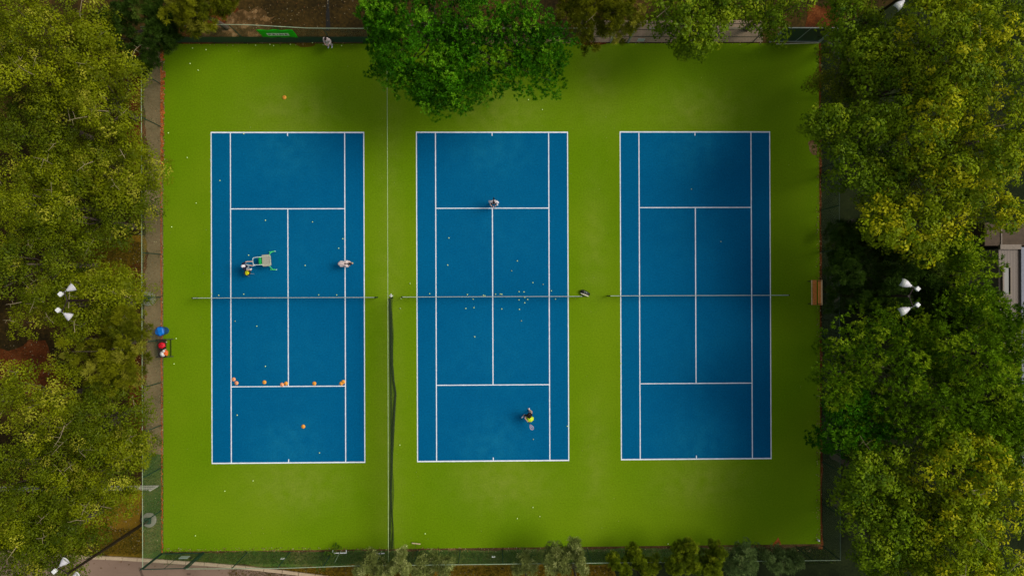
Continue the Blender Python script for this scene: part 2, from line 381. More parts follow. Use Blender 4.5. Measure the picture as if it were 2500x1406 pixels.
def panel(name, m, pts, parent, zb=0.02):
    """vertical mesh sheet along a polyline; pts = (x, y, height)"""
    vs, fs, uvs = [], [], []; d_ = 0
    for i, p in enumerate(pts):
        if i: d_ += math.hypot(p[0] - pts[i - 1][0], p[1] - pts[i - 1][1])
        zz = p[3] if len(p) > 3 else zb
        vs += [(p[0], p[1], zz), (p[0], p[1], p[2])]; uvs += [(d_, zz), (d_, p[2])]
        if i: k = 2 * i; fs.append((k - 2, k, k + 1, k - 1))
    me = bpy.data.meshes.new(name); me.from_pydata(vs, [], fs); me.materials.append(m)
    ul = me.uv_layers.new(name='UVMap')
    for lp in me.loops: ul.data[lp.index].uv = uvs[lp.vertex_index]
    o = bpy.data.objects.new(name, me); C.objects.link(o); o.parent = parent; return o
def fence(label, a, b, hfun, spacing=3.05, skip=(), screen=None, mid=None, post0=0.0, rail=None):
    rail = rail or m_rail
    a = Vector(a); b = Vector(b); L = (b - a).length; dr = (b - a) / L
    t = thing('chainlink_fence', label, 'fence', (a.x, a.y, 0), group='fences round the courts')
    n = max(2, int(L / 1.0))
    pts = []
    for i in range(n + 1):
        s = L * i / n; p = dr * s; pts.append((p.x, p.y, hfun(s / L)))
    runs = [[]]
    for i, p in enumerate(pts):
        s = L * i / n
        if any(x0 <= s <= x1 for x0, x1 in skip):
            if runs[-1]: runs.append([])
            continue
        runs[-1].append(p)
    for r in runs:
        if len(r) < 2: continue
        panel('mesh_panel', m_chain, r, t)
        MB().tube([(p[0], p[1], p[2]) for p in r], 0.024, 6).build('top_rail', rail, t)
        if mid: MB().tube([(p[0], p[1], p[2] * mid) for p in r], 0.02, 6).build('mid_rail', rail, t)
    if screen:
        s0, s1, h = screen
        q = [(p[0] - dr.y * -0.06, p[1] - dr.x * 0.06, h) for i, p in enumerate(pts) if s0 <= L * i / n <= s1]
        panel('windscreen', m_screen, q, t)
    s = post0
    while s <= L + 0.01:
        if not any(x0 < s < x1 for x0, x1 in skip):
            p = dr * s; MB().tube([(p.x, p.y, 0), (p.x, p.y, hfun(s / L) - 0.03)], 0.035, 8).build('post', m_post, t)
        s += spacing
    return t
def interp(xs, ys): return lambda u: float(np.interp(u, xs, ys))
f_top = fence('long green fence along the top edge, with dark screen and green banner', FL, FR,
      interp([0, .10, .155, .235, .30, 1], [3.0, 3.45, 3.4, 2.75, 2.7, 2.75]), skip=((32.2, 33.5), (44.0, 48)), screen=(0, 15.5, 1.25), mid=None)
f_left = fence('green fence on the left side beside the benches and blue bin', FBL, FL, interp([0, 1], [2.75, 2.85]), mid=None)
f_bot = fence('green fence along the bottom edge with small white plates', FBL, FBR, interp([0, .06, .2, .3, 1], [2.9, 3.0, 3.1, 2.8, 2.8]), skip=((0, 2.9),))
f_right = fence('dark fence on the right side behind the wooden bench', FBR, FR, interp([0, 1], [2.8, 2.8]), rail=mat('dull_green_rail', (0.06, 0.10, 0.06), 0.6))

def gate(label, a, b, h, bars, th=0.045, m=None, mm=None):
    a = Vector(a); b = Vector(b); L = (b - a).length; dr = (b - a) / L; m = m or m_post
    t = thing('fence_gate', label, 'gate', (a.x, a.y, 0), group='gates in the fence')
    for s in (0, L): p = dr * s; MB().tube([(p.x, p.y, 0), (p.x, p.y, h + 0.05)], th * 1.6, 8).build('post', m, t)
    fr = MB()
    for z in (0.12, h): fr.tube([(dr.x * 0.12, dr.y * 0.12, z), (dr.x * (L - 0.12), dr.y * (L - 0.12), z)], th, 6)
    for s in (0.12, L - 0.12): p = dr * s; fr.tube([(p.x, p.y, 0.12), (p.x, p.y, h)], th, 6)
    fr.build('gate_frame', m, t)
    for u in bars:
        p = dr * (L * u); MB().tube([(p.x, p.y, 0.12), (p.x, p.y, h)], th * 0.6, 6).build('gate_bar', m, t)
    panel('mesh_panel', mm or m_chain, [(dr.x * 0.12, dr.y * 0.12, h), (dr.x * (L - 0.12), dr.y * (L - 0.12), h)], t, 0.12)
    MB().box((dr.x * L * 0.86, dr.y * L * 0.86, 1.05), (0.16, 0.05, 0.12)).build('latch', m_dark, t)
    return t
gt = gate('dark green gate in the bottom left corner with a grey plate', FBL, (FBL[0] + 2.95, FBL[1] + 0.03), 3.0, (0.52,), th=0.03)
m_silver = mat('silver_rail', (0.30, 0.34, 0.30), 0.5)
gate('tall dark screened gate in the upper right corner', (g(1880, 103)), (g(2000, 103)), 2.85, (0.5,), m=m_silver, mm=m_screen)
sr = thing('gate_post_pair', 'pair of grey posts framing the gap onto the paving', 'gate posts', (*g(1491, 104), 0))
a = Vector(g(1491, 104)); b = Vector(g(1534, 104))
for k in (0, b.x - a.x): MB().tube([(k, 0, 0), (k, 0, 2.85)], 0.06, 8).build('post', m_silver, sr)
lg = MB()                                            # open gate leaf, standing perpendicular behind the left post
for z in (0.1, 1.0, 1.9, 2.6): lg.tube([(0, 0.1, z), (0.18, 0.95, z)], 0.025, 6)
for s in (0.1, 0.95): lg.tube([(0.18 * (s - .1), s, 0.1), (0.18 * (s - .1), s, 2.6)], 0.025, 6)
lg.build('open_gate_leaf', m_silver, sr)

def plate(label, px, py, h, wd, ht, m, dark=True):
    p = at(px, py, h)
    t = thing('fence_plate', label, 'sign', (p.x, p.y, h), group='plates hung on the fence')
    t.location.y = FBL[1] + (FBR[1] - FBL[1]) * (p.x - FBL[0]) / (FBR[0] - FBL[0]) + 0.06
    MB().box((0, 0, 0), (wd, 0.02, ht)).build('board', m, t, bevel=0.004)
    if dark: MB().box((0.0, 0.0125, 0), (wd * 0.25, 0.003, ht * 0.4)).build('mark', m_dark, t)
    return t
m_grey = mat('grey_plate', (0.36, 0.42, 0.38), 0.6)
plate('white plate on the bottom fence, leftmost, nearest the gate', 690, 1361, 1.45, 0.26, 0.24, m_white)
plate('white plate on the bottom fence below the middle court', 1205, 1357, 1.55, 0.24, 0.26, m_white)
plate('white plate on the bottom fence among the pines, below right court', 1727, 1351, 1.4, 0.28, 0.2, m_white)
plate('large grey plate on the bottom left gate', 450, 1360, 1.0, 0.62, 0.5, m_grey, False)
p = at(1565, 94, 0.9); t = tag(MB().box((0, 0, 0), (0.5, 0.03, 0.5)).build('fence_plate', m_grey), 'grey plate on the top fence beside the gap', 'sign', 'plates hung on the fence')
t.location = (p.x, FL[1] - 0.1, 0.9)

# banner with its lettering
bx0, bx1 = at(642, 92, 1.3).x, at(728, 92, 1.3).x
bn = thing('banner', 'bright green banner reading PRIME on the top fence', 'banner', ((bx0 + bx1) / 2, FL[1] - 0.1, 1.3))
W_ = bx1 - bx0; cl = MB(); nn = 14
for i in range(nn + 1):
    for j in range(6):
        x = -W_ / 2 + W_ * i / nn; z = 1.5 * j / 5 - (0.04 * (1 - math.cos((i / nn) * PI * 4)) if j == 5 else 0)
        cl.v.append((x, 0.02 * math.sin(i * 1.3 + j), z))
for i in range(nn):
    for j in range(5):
        a_ = i * 6 + j; cl.f.append((a_, a_ + 6, a_ + 7, a_ + 1))
o = cl.build('cloth', mat('green_vinyl', (0.001, 0.46, 0.004), 0.5, 0.08, 3), bn, smooth=True); so = o.modifiers.new('s', 'SOLIDIFY'); so.thickness = 0.01
o = MB().box((0.02, -0.03, 0.66), (1.5, 0.02, 0.44)).build('name_panel', mat('pale_panel', (0.62, 0.72, 0.5), 0.6, 0.03), bn, bevel=0.06)
cu = bpy.data.curves.new('lettering', 'FONT'); cu.body = 'PRIME'; cu.size = 0.4; cu.align_x = 'CENTER'; cu.align_y = 'CENTER'; cu.extrude = 0.004; cu.space_character = 1.35
to = bpy.data.objects.new('tmp', cu); C.objects.link(to)
dg = bpy.context.evaluated_depsgraph_get(); dg.update(); me = bpy.data.meshes.new_from_object(to.evaluated_get(dg)); bpy.data.objects.remove(to)
me.materials.clear(); me.materials.append(m_dark); o = bpy.data.objects.new('lettering', me); C.objects.link(o); o.parent = bn
o.location = (0.02, -0.046, 0.66); o.rotation_euler = (PI / 2, 0, 0)

# ------------------------------------------------------------------ tennis nets
m_tape = mat('net_tape', (0.46, 0.52, 0.45), 0.7, 0.1)
def tennis_net(label, cx, cy):
    t = thing('tennis_net', label, 'tennis net', (cx, cy, 0), group='nets across the courts')
    X = HW + 0.914
    for s in (-1, 1):
        po = MB().tube([(s * X, 0, 0), (s * X, 0, 1.07)], 0.045, 10).build('post', m_post, t)
        MB().ball((s * X, 0, 1.08), 0.05, 6).build('post_cap', m_dark, po)
    pts = []; n = 26
    for i in range(n + 1):
        x = -X + 2 * X * i / n; h = 0.914 + 0.156 * (abs(x) / X) ** 1.3
        pts.append((x, 0, h))
    panel('netting', m_net, [(x, 0.01 * math.sin(x * 2), h - 0.03) for x, y, h in pts], t)
    tp = MB().tube([(x, y, h) for x, y, h in pts], 0.021, 6); tp.build('white_tape', m_tape, t)
    MB().box((0, 0.005, 0.45), (0.05, 0.012, 0.88)).build('centre_strap', m_white, t)
tennis_net('net of the left court, between the cart and the orange cones', *courts[0])
tennis_net('net of the middle court, with tennis balls scattered around it', *courts[1])
tennis_net('net of the right empty court, ending near the wooden bench', *courts[2])

# divider net hung on a cable between left and middle court
ctop = at(945, 70, 2.72); cbot = at(948, 1371, 2.78)
m_cable = mat('pale_cable', (0.42, 0.52, 0.25), 0.6)
dv = thing('divider_net', 'dark divider net hanging between left and middle courts from a cable', 'divider net', (ctop.x, 0, 0))
yT = at(945, 104).y; yB = at(948, 1342).y; ox = ctop.x
def cx_(y): return (ctop.x + (cbot.x - ctop.x) * (y - ctop.y) / (cbot.y - ctop.y)) - ox
MB().tube([(cx_(y), y, 2.75 - 0.05 * math.sin(PI * (y - cbot.y) / (ctop.y - cbot.y))) for y in np.linspace(ctop.y, cbot.y, 20)], 0.018, 6).build('cable', m_cable, dv)
yn = at(955, 727).y; pts = []
for i, y in enumerate(np.linspace(yn, yB, 40)):
    pts.append((cx_(y) + 0.05 * math.sin(y * 1.7), y, 2.68, 0.25))
panel('netting', m_div, pts, dv)
hem_px = [(951, 728), (954, 770), (956, 830), (957, 890), (961, 930), (966, 960), (963, 1000), (960, 1050), (957, 1100), (956, 1150), (954, 1200), (957, 1250), (960, 1290), (957, 1338)]
hp = [at(x, y, 0.06) for x, y in hem_px]
hm = MB().tube([(p.x - ox, p.y, 0.06) for p in hp], [0.07, 0.1, 0.1, 0.09, 0.07, 0.06, 0.08, 0.09, 0.09, 0.08, 0.06, 0.04, 0.03, 0.04], 8)
hm.build('bunched_hem', mat('bunched_cord', (0.02, 0.035, 0.01), 0.9, 0.3, 20), dv)
hp2 = [at(x, y, 0.06) for x, y in [(952, 728), (953, 900), (955, 960), (955, 1100), (955, 1180), (953, 1250), (952, 1338)]]
MB().tube([(p.x - ox, p.y, 0.05) for p in hp2], 0.035, 6).build('hem_rope', bpy.data.materials['bunched_cord'], dv)
vs = []; fsk = MB()                                  # net skirt trailing from the hanging part to the hem
for i in range(40):
    y = yn + (yB - yn) * i / 39
    hx = float(np.interp(-y, [-p.y for p in hp], [p.x - ox for p in hp]))
    fsk.v += [(cx_(y) + 0.05 * math.sin(y * 1.7), y, 0.25), (hx, y, 0.05)]
    if i: k = 2 * i; fsk.f.append((k - 2, k - 1, k + 1, k))
o = fsk.build('net_skirt', m_div, dv); ul = o.data.uv_layers.new(name='UVMap')
for lp in o.data.loops: v = o.data.vertices[lp.vertex_index].co; ul.data[lp.index].uv = (v.y, v.x)
MB().bar((cx_(yn), yn, 0.08), (hp[0].x - ox + .05, yn, 0.06), 0.06, 0.06).build('end_rope', bpy.data.materials['bunched_cord'], dv)
p = at(955, 722, 0.04)
cr = thing('ground_anchor', 'small white cross-shaped anchor at the end of the divider net', 'anchor', (p.x, p.y, 0.012))
MB().box((0, 0, 0.02), (0.26, 0.06, 0.04)).box((0, 0, 0.045), (0.06, 0.3, 0.03)).build('cross_base', m_white, cr)
MB().tube([(0, 0, 0.05), (0, 0, 0.16)], 0.02, 6).build('eye_bolt', m_white, cr)

# ------------------------------------------------------------------ floodlight masts
m_shade = mat('white_enamel', (0.62, 0.60, 0.62), 0.35, 0.04)
m_visor = mat('grey_visor', (0.36, 0.38, 0.34), 0.5, 0.1)
m_pole = mat('brown_pole', (0.016, 0.007, 0.005), 0.5, 0.2)
m_lampglass = mat('lamp_glass', (0.5, 0.5, 0.45), 0.1)
def mast(label, base_px, lamps, visor, base_m=None):
    bx, by = g(*base_px); H = 9.9
    t = thing('floodlight_mast', label, 'floodlight', (bx, by, 0), group='floodlight masts round the courts')
    bs = MB().lathe([(0.52, 0), (0.52, 0.1), (0.46, 0.14), (0.02, 0.14)], n=28).build('concrete_base', base_m or m_conc, t)
    MB().box((0, 0, 0.27), (0.42, 0.42, 0.26)).build('base_cover', m_post, t, bevel=0.03)
    MB().tube([(0, 0, 0.3), (0, 0, H)], [0.12, 0.07], 12).build('pole', m_pole, t)
    ys = []
    for (b_, s_) in lamps:
        B = at(*b_, H); Sx = at(*s_, H); B = Vector((B.x - bx, B.y - by, H)); Q = Vector((Sx.x - bx, Sx.y - by, H - 0.18))
        ys.append(B.lerp(Q, 0.4))
        hd = thing_part = None
        dr = (Q - B).normalized()
        q = dr.to_track_quat('Z', 'Y').to_matrix()
        prof = [(0.05, -0.34), (0.10, -0.33), (0.12, -0.22), (0.17, -0.16), (0.24, -0.02), (0.285, 0.14), (0.30, 0.17), (0.27, 0.165), (0.2, -0.02)]
        prof = [(r * .82, z * .82) for r, z in prof]
        sh = MB().lathe(prof, Q, q, 24, cap=False).build('lamp_shade', m_shade, t, smooth=True)
        MB().lathe([(0.215, 0.10), (0.001, 0.11)], Q, q, 20, cap=False).build('lens', m_lampglass, sh)
        if visor:
            vz = MB(); n = 14
            for i in range(n + 1):
                a_ = -.5 + (PI + 1.0) * (i / n)
                for (r, z) in ((0.235, 0.12), (0.225, 0.36)):
                    v = q @ Vector((r * math.cos(a_), r * math.sin(a_), z))
                    vz.v.append(tuple(v + Q))
            # keep the visor on the upper half
            up_ = (q @ Vector((0, 1, 0))).z
            if up_ < 0:
                vz.v = []
                for i in range(n + 1):
                    a_ = .5 - (PI + 1.0) * (i / n)
                    for (r, z) in ((0.235, 0.12), (0.225, 0.36)):
                        vz.v.append(tuple(q @ Vector((r * math.cos(a_), r * math.sin(a_), z)) + Q))
            for i in range(n): k = 2 * i; vz.f.append((k, k + 1, k + 3, k + 2))
            vo = vz.build('visor', m_visor, sh, smooth=True); so = vo.modifiers.new('s', 'SOLIDIFY'); so.thickness = 0.012
        br = MB().tube([B, B.lerp(Q, 0.5), Q - dr * 0.3], 0.025, 6); br.build('bracket', m_visor, t)
        MB().box(B, (0.23, 0.23, 0.18), Matrix.Rotation(PI / 4, 3, 'Z')).build('ballast_box', m_white, t, bevel=0.02)
    a_ = ys[0]; b_ = ys[-1]
    mid = (a_ + b_) / 2
    MB().tube([(a_.x, a_.y, H - 0.02), (0, 0, H - 0.02), (b_.x, b_.y, H - 0.02)], 0.035, 8).build('crossarm', m_pole, t)
mast('floodlight mast left of the left court net, twin lamps over the trees', (363, 729), [((148, 718), (170, 703)), ((142, 757), (163, 772))], False)
mast('floodlight mast in the lower left corner with a long dark pole', (365, 1268), [((133, 1394), (152, 1374)), ((150, 1425), (180, 1410))], False)
mast('floodlight mast right of the wooden bench with hooded twin lamps', (2033, 720), [((2240, 705), (2218, 694)), ((2240, 744), (2214, 757))], True, mat('shade_dark_concrete', (0.06, 0.056, 0.035), 0.9, 0.3, 5))  # base disc coloured darker, tree shade painted into its concrete
mast('floodlight mast in the upper right corner, one lamp in view', (2031, 116), [((2232, -30), (2214, -45)), ((2222, -12), (2202, 8))], True, mat('tree_shade_concrete', (0.05, 0.048, 0.03), 0.9, 0.3, 5))  # shade of the overhead trees put into this base's concrete colour

# ------------------------------------------------------------------ benches, bin, bags
def wood(name, c): return mat(name, c, 0.6, 0.25, 14)
m_w1, m_w2 = wood('orange_wood', (0.80, 0.27, 0.06)), wood('pale_wood_edge', (0.85, 0.55, 0.30))
p = at(1990, 714, 0.45)
bch = thing('park_bench', 'orange wooden slatted bench at the right edge of the turf', 'bench', (p.x, p.y, 0))
LB = 1.78
for i, (x, wd) in enumerate(((-0.24, 0.07), (-0.135, 0.085), (-0.035, 0.085), (0.065, 0.085))):
    MB().box((x, 0, 0.45), (wd, LB, 0.03)).build('seat_slat', m_w2 if i == 0 else m_w1, bch, bevel=0.005)
for i, (x, z) in enumerate(((0.215, 0.56), (0.265, 0.70), (0.315, 0.84))):
    MB().box((x, 0, z), (0.035, LB, 0.10), Matrix.Rotation(0.35, 3, 'Y')).build('back_slat', m_w2 if i == 2 else m_w1, bch, bevel=0.005)
for s in (-1, 1):
    y = s * (LB / 2 - 0.08)
    fr = MB().bar((-0.36, y, 0.02), (0.2, y, 0.02), 0.05, 0.04).bar((-0.25, y, 0.02), (-0.22, y, 0.43), 0.05, 0.05)
    fr.bar((0.12, y, 0.02), (0.17, y, 0.46), 0.05, 0.05).bar((0.17, y, 0.42), (0.33, y, 0.86), 0.05, 0.05).bar((-0.24, y, 0.425), (0.18, y, 0.425), 0.05, 0.03)
    fr.build('side_frame', m_dark, bch)
p = at(397, 850, 0.42)
b2 = thing('metal_bench', 'black bench at the left edge of the turf, bags lying on it', 'bench', (p.x, p.y, 0))
m_bench = mat('dark_slats', (0.028, 0.018, 0.014), 0.6, 0.2, 10)
for x in (-0.32, -0.19, -0.06, 0.07, 0.2):
    MB().box((x, 0, 0.42), (0.115, 1.3, 0.03)).build('seat_slat', m_bench, b2)
for s in (-1, 1):
    MB().bar((-0.4, s * 0.62, 0.5), (0.6, s * 0.62, 0.03), 0.045, 0.045).bar((-0.35, s * 0.62, 0.03), (-0.3, s * 0.62, 0.8), 0.045, 0.045).bar((-0.33, s * 0.62, 0.395), (0.26, s * 0.62, 0.395), 0.04, 0.02).build('side_frame', m_dark, b2)
MB().box((0.44, 0, 0.10), (0.04, 1.2, 0.03)).build('foot_bar', m_dark, b2)
def blob(name, m, loc, sc, seed, rot=0, n=14, lump=0.12, z0=None):
    b = MB(); r = random.Random(seed); ks = [(r.uniform(1, 4), r.uniform(1, 4), r.uniform(0, 6)) for _ in range(5)]
    for i in range(n + 1):
        for k in range(20):
            th, ph = PI * i / n, 2 * PI * k / 20
            v = Vector((math.sin(th) * math.cos(ph), math.sin(th) * math.sin(ph), math.cos(th)))
            q = 1 + lump * sum(math.sin(a_ * v.x * 2 + b_ * v.y * 2 + c_ + v.z) for a_, b_, c_ in ks) / 2.5
            v = v * q; v.z = max(v.z, -0.75)
            b.v.append((v.x * sc[0], v.y * sc[1], v.z * sc[2]))
    for i in range(n):
        for k in range(20): b.f.append((i * 20 + k, (i + 1) * 20 + k, (i + 1) * 20 + (k + 1) % 20, i * 20 + (k + 1) % 20))
    o = b.build(name, m, smooth=True); o.location = loc; o.rotation_euler = (0, 0, rot); return o
p = at(395, 843, 0.55)
rb = tag(blob('sports_bag', mat('red_nylon', (0.62, 0.006, 0.02), 0.5, 0.15, 6), (p.x, p.y, 0.56), (0.26, 0.2, 0.16), 3, 0.1), 'red crumpled sports bag on the black bench', 'bag')
MB().tube([(-0.15, 0.0, 0.14), (-0.05, 0.06, 0.22), (0.08, 0.06, 0.22), (0.16, 0, 0.13)], 0.015, 6).build('strap', mat('red_strap', (0.35, 0.004, 0.01), 0.6), rb)
p = at(405, 861, 0.52)
ob = tag(blob('sports_bag', mat('orange_nylon', (0.75, 0.13, 0.02), 0.5, 0.15, 6), (p.x, p.y, 0.54), (0.17, 0.21, 0.14), 5, 0.3), 'orange bag on the black bench beside the white hat', 'bag')
MB().lathe([(0.07, 0.1), (0.09, 0.15), (0.05, 0.16)], (-0.03, 0.15, 0.0), n=14).build('bag_pocket', m_white, ob)
p = at(396, 864, 0.62)
ht = tag(MB().lathe([(0.20, 0.0), (0.205, 0.015), (0.12, 0.03), (0.115, 0.11), (0.09, 0.14), (0.01, 0.15)], n=24).build('sun_hat', m_white, smooth=True), 'white round hat lying on the black bench', 'hat')
ht.location = (p.x, p.y, 0.56)
p = at(404, 853, 0.5); bt = tag(MB().lathe([(0.035, 0), (0.035, 0.16), (0.015, 0.2), (0.015, 0.23)], n=12).build('water_bottle', mat('clear_plastic', (0.6, 0.5, 0.45), 0.2)), 'small pale bottle between red and orange bags', 'bottle'); bt.location = (p.x, p.y, 0.437)
p = at(406, 835, 0.48); bt = tag(MB().box((0, 0, 0.02), (0.09, 0.05, 0.03)).build('phone', mat('pale_plastic', (0.5, 0.48, 0.45), 0.3), bevel=0.006), 'small pale gadget on the black bench above the red bag', 'phone'); bt.location = (p.x, p.y, 0.437)

p = at(404, 807, 0.0)
bn_ = thing('litter_bin', 'round blue litter bin with crumpled liner left of the turf', 'bin', (p.x, p.y, 0))
m_bb = mat('blue_plastic', (0.004, 0.075, 0.34), 0.4, 0.1, 5)
MB().lathe([(0.25, 0), (0.27, 0.05), (0.31, 0.8), (0.335, 0.82), (0.335, 0.86), (0.30, 0.86), (0.25, 0.1)], n=28, cap=False).build('bin_body', m_bb, bn_, smooth=True)
o = blob('bin_liner', mat('blue_bag', (0.006, 0.15, 0.55), 0.3, 0.25, 7, bump=0.6), (0, 0, 0.86), (0.31, 0.31, 0.09), 9, lump=0.12); o.parent = bn_

p = at(1428, 716, 0.1)
bg_ = thing('racket_bag', 'black and white racket bag by the middle net post', 'bag', (p.x, p.y, 0.0), math.radians(-22))
b = MB(); prof = [(-0.37, .05), (-0.34, .10), (-0.2, .15), (0, .15), (0.2, .12), (0.33, .08), (0.37, .03)]
for x, r in prof:
    for k in range(14):
        a_ = 2 * PI * k / 14; b.v.append((x, 0.05 + r * math.cos(a_) * 1.0, 0.15 + min(r, .14) * math.sin(a_)))
for i in range(len(prof) - 1):
    for k in range(14): b.f.append((i * 14 + k, i * 14 + (k + 1) % 14, (i + 1) * 14 + (k + 1) % 14, (i + 1) * 14 + k))
b.f.append(tuple(range(14))[::-1]); b.f.append(tuple(84 + k for k in range(14)))
b.build('bag_body', mat('black_nylon', (0.012, 0.012, 0.008), 0.5, 0.3, 20), bg_, smooth=True)
o = blob('side_pocket', mat('cream_nylon', (0.72, 0.68, 0.5), 0.5, 0.05), (0.01, -0.11, 0.17), (0.34, 0.055, 0.09), 2, lump=0.02); o.parent = bg_
MB().tube([(-0.1, 0.02, 0.3), (-0.08, 0.1, 0.33), (0.1, 0.1, 0.31), (0.12, 0.02, 0.28)], 0.014, 6).build('strap', m_grey, bg_)
MB().tube([(-0.08, 0.0, 0.302), (-0.09, 0.16, 0.25)], 0.012, 6).tube([(0.06, 0.0, 0.295), (0.08, 0.16, 0.25)], 0.012, 6).build('piping', m_grey, bg_)

# cart with grey hopper and green frame
p = at(652, 637, 0.9)
ct = thing('ball_cart', 'green framed ball cart with grey hopper and pale handle loop', 'cart', (at(660, 637).x, at(660, 637).y, 0), math.radians(4))
m_gm = mat('green_paint', (0.01, 0.56, 0.10), 0.5, 0.1); m_gl = mat('mint_green_tube', (0.06, 0.62, 0.20), 0.5, 0.05)
m_hop = mat('grey_wire_hopper', (0.36, 0.35, 0.28), 0.6, 0.35, 60)
hb_ = MB()
hb_.add([(-0.24, -0.3, 0.45), (0.2, -0.3, 0.45), (0.2, 0.3, 0.45), (-0.24, 0.3, 0.45), (-0.3, -0.38, 0.88), (0.27, -0.36, 0.9), (0.27, 0.36, 0.9), (-0.3, 0.38, 0.88)],
       [(3, 2, 1, 0), (4, 5, 6, 7), (0, 1, 5, 4), (1, 2, 6, 5), (2, 3, 7, 6), (3, 0, 4, 7)])
hb_.build('hopper', m_hop, ct)
MB().bar((-0.31, 0.29, 0.91), (0.27, 0.31, 0.92), 0.03, 0.03).bar((-0.31, -0.29, 0.91), (0.27, -0.31, 0.92), 0.03, 0.03).bar((0.28, -0.36, 0.92), (0.28, 0.36, 0.92), 0.03, 0.03).build('hopper_rim', mat('cream_trim', (0.66, 0.66, 0.5), 0.5), ct)
MB().box((-0.06, 0.36, 0.86), (0.5, 0.1, 0.03), Matrix.Rotation(-0.3, 3, 'X')).build('flap', m_hop, ct)
MB().box((-0.02, -0.37, 0.86), (0.5, 0.08, 0.03), Matrix.Rotation(0.3, 3, 'X')).build('flap', m_hop, ct)
dm = MB().lathe([(0.2, -0.26), (0.22, -0.2), (0.22, 0.2), (0.2, 0.26)], (-0.46, 0, 0.52), Matrix.Rotation(PI / 2, 3, 'X'), 24)
dm.build('green_drum', m_gm, ct, smooth=True)
MB().tube([(-0.25, 0.27, 0.86), (-0.62, 0.27, 0.92), (-0.84, 0.25, 1.0), (-0.90, 0.18, 1.03), (-0.91, 0.0, 1.03), (-0.90, -0.18, 1.03), (-0.84, -0.25, 1.0), (-0.62, -0.27, 0.92), (-0.25, -0.27, 0.86)], 0.022, 8).build('handle', mat('pale_steel', (0.62, 0.72, 0.66), 0.3), ct, smooth=True)
for s in (-1, 1):
    lg_ = MB().tube([(-0.0, s * 0.3, 0.5), (0.15, s * 0.62, 0.12)], 0.032, 8).build('leg', m_gl, ct)
    MB().tube([(-0.02, s * 0.62, 0.08), (0.38, s * 0.66, 0.08)], 0.042, 8).build('foot_bar', m_gl, lg_)
    MB().lathe([(0.05, -0.03), (0.055, 0), (0.05, 0.03)], (0.4, s * 0.66, 0.075), Matrix.Rotation(PI / 2, 3, 'X'), 16).build('wheel', mat('pale_wheel', (0.35, 0.7, 0.62), 0.5), lg_)

# ball basket (wire hopper full of balls)
pb = at(603, 666, 0.75)
bk = thing('ball_basket', 'black wire basket heaped with yellow balls beside the capped coach', 'ball basket', (pb.x, pb.y, 0), 0.5)
wr = MB()
for z, r in ((0.42, 0.15), (0.56, 0.17), (0.70, 0.19), (0.76, 0.2)):
    wr.tube([(r * math.cos(k * PI / 10), r * math.sin(k * PI / 10), z) for k in range(21)], 0.012 if z < 0.75 else 0.02, 5, False)
for k in range(12):
    a_ = k * PI / 6; wr.tube([(0.15 * math.cos(a_), 0.15 * math.sin(a_), 0.42), (0.2 * math.cos(a_), 0.2 * math.sin(a_), 0.76)], 0.008, 4)
wr.build('wire_basket', m_dark, bk)
MB().lathe([(0.15, 0.42), (0.15, 0.425)], n=20).build('basket_floor', m_dark, bk)
m_steel = mat('grey_steel', (0.35, 0.40, 0.42), 0.35, 0.05)
for k in range(4):
    a_ = PI / 4 + k * PI / 2; MB().tube([(0.18 * math.cos(a_), 0.18 * math.sin(a_), 0.6), (0.27 * math.cos(a_), 0.27 * math.sin(a_), 0.01)], 0.012, 6).build('leg', m_steel, bk)
m_ball = mat('ball_felt', (0.78, 0.98, 0.36), 0.8, 0.03)
m_ballY = mat('yellow_ball_felt', (0.70, 0.70, 0.01), 0.8, 0.08)
by = MB(); rr = random.Random(4)
for k in range(46):
    a_ = rr.uniform(0, 2 * PI); r = 0.155 * math.sqrt(rr.random()); by.ball((r * math.cos(a_), r * math.sin(a_), 0.68 + 0.10 * (1 - (r / 0.16) ** 2) + rr.uniform(-.02, .02)), 0.034, 6)
o = by.build('loose_balls', m_ballY, smooth=True)
tag(o, 'heap of yellow tennis balls filling the wire basket', 'tennis balls', kind='stuff'); o.location = bk.location

# squeegees and brush against the bottom fence
def squeegee(label, px, py, wd, ends, m):
    p = at(px, py, 0.25); t = thing('court_squeegee', label, 'squeegee', (p.x, p.y, 0), group='squeegees leaning on the bottom fence')
    b = MB().box((-wd / 4 - .015, 0, 0.5), (wd / 2 - 0.04, 0.06, 0.05)).box((wd / 4 + .015, 0, 0.5), (wd / 2 - 0.04, 0.06, 0.05))
    if ends: b.box((-wd / 2, 0.09, 0.5), (0.05, 0.22, 0.05)).box((wd / 2, 0.09, 0.5), (0.05, 0.22, 0.05))
    b.build('blade', m, t)
    MB().tube([(0.05, 0.05, 0.1), (-0.02, -0.02, 0.5), (-0.12, -0.3, 1.5)], 0.016, 6).build('handle', m_rail, t)
    MB().box((0, 0, 0.47), (0.12, 0.05, 0.1)).build('bracket', m_dark, t)
squeegee('white U-shaped squeegee on the bottom fence below the left court', 831, 1346, 0.95, True, m_white)
squeegee('straight white squeegee beside the divider cable at the bottom fence', 930, 1347, 0.6, False, m_white)
p = at(1016, 1326, 0.1)
br = thing('court_brush', 'wooden brush lying near the bottom edge of the turf', 'brush', (p.x, p.y, 0.0), math.radians(-7))
MB().box((0, 0, 0.12), (0.62, 0.07, 0.05)).build('brush_head', wood('bare_wood', (0.68, 0.55, 0.3)), br, bevel=0.01)
MB().box((0, 0, 0.055), (0.6, 0.06, 0.08)).build('bristles', mat('bristle', (0.06, 0.03, 0.012), 0.9), br)
MB().tube([(0, 0.0, 0.15), (-0.05, -0.35, 0.6), (-0.1, -0.6, 1.1)], 0.014, 6).build('handle', mat('brown_handle', (0.07, 0.035, 0.012), 0.7), br)
a = at(1895, 108, 0.05); b = at(1999, 105, 0.05)
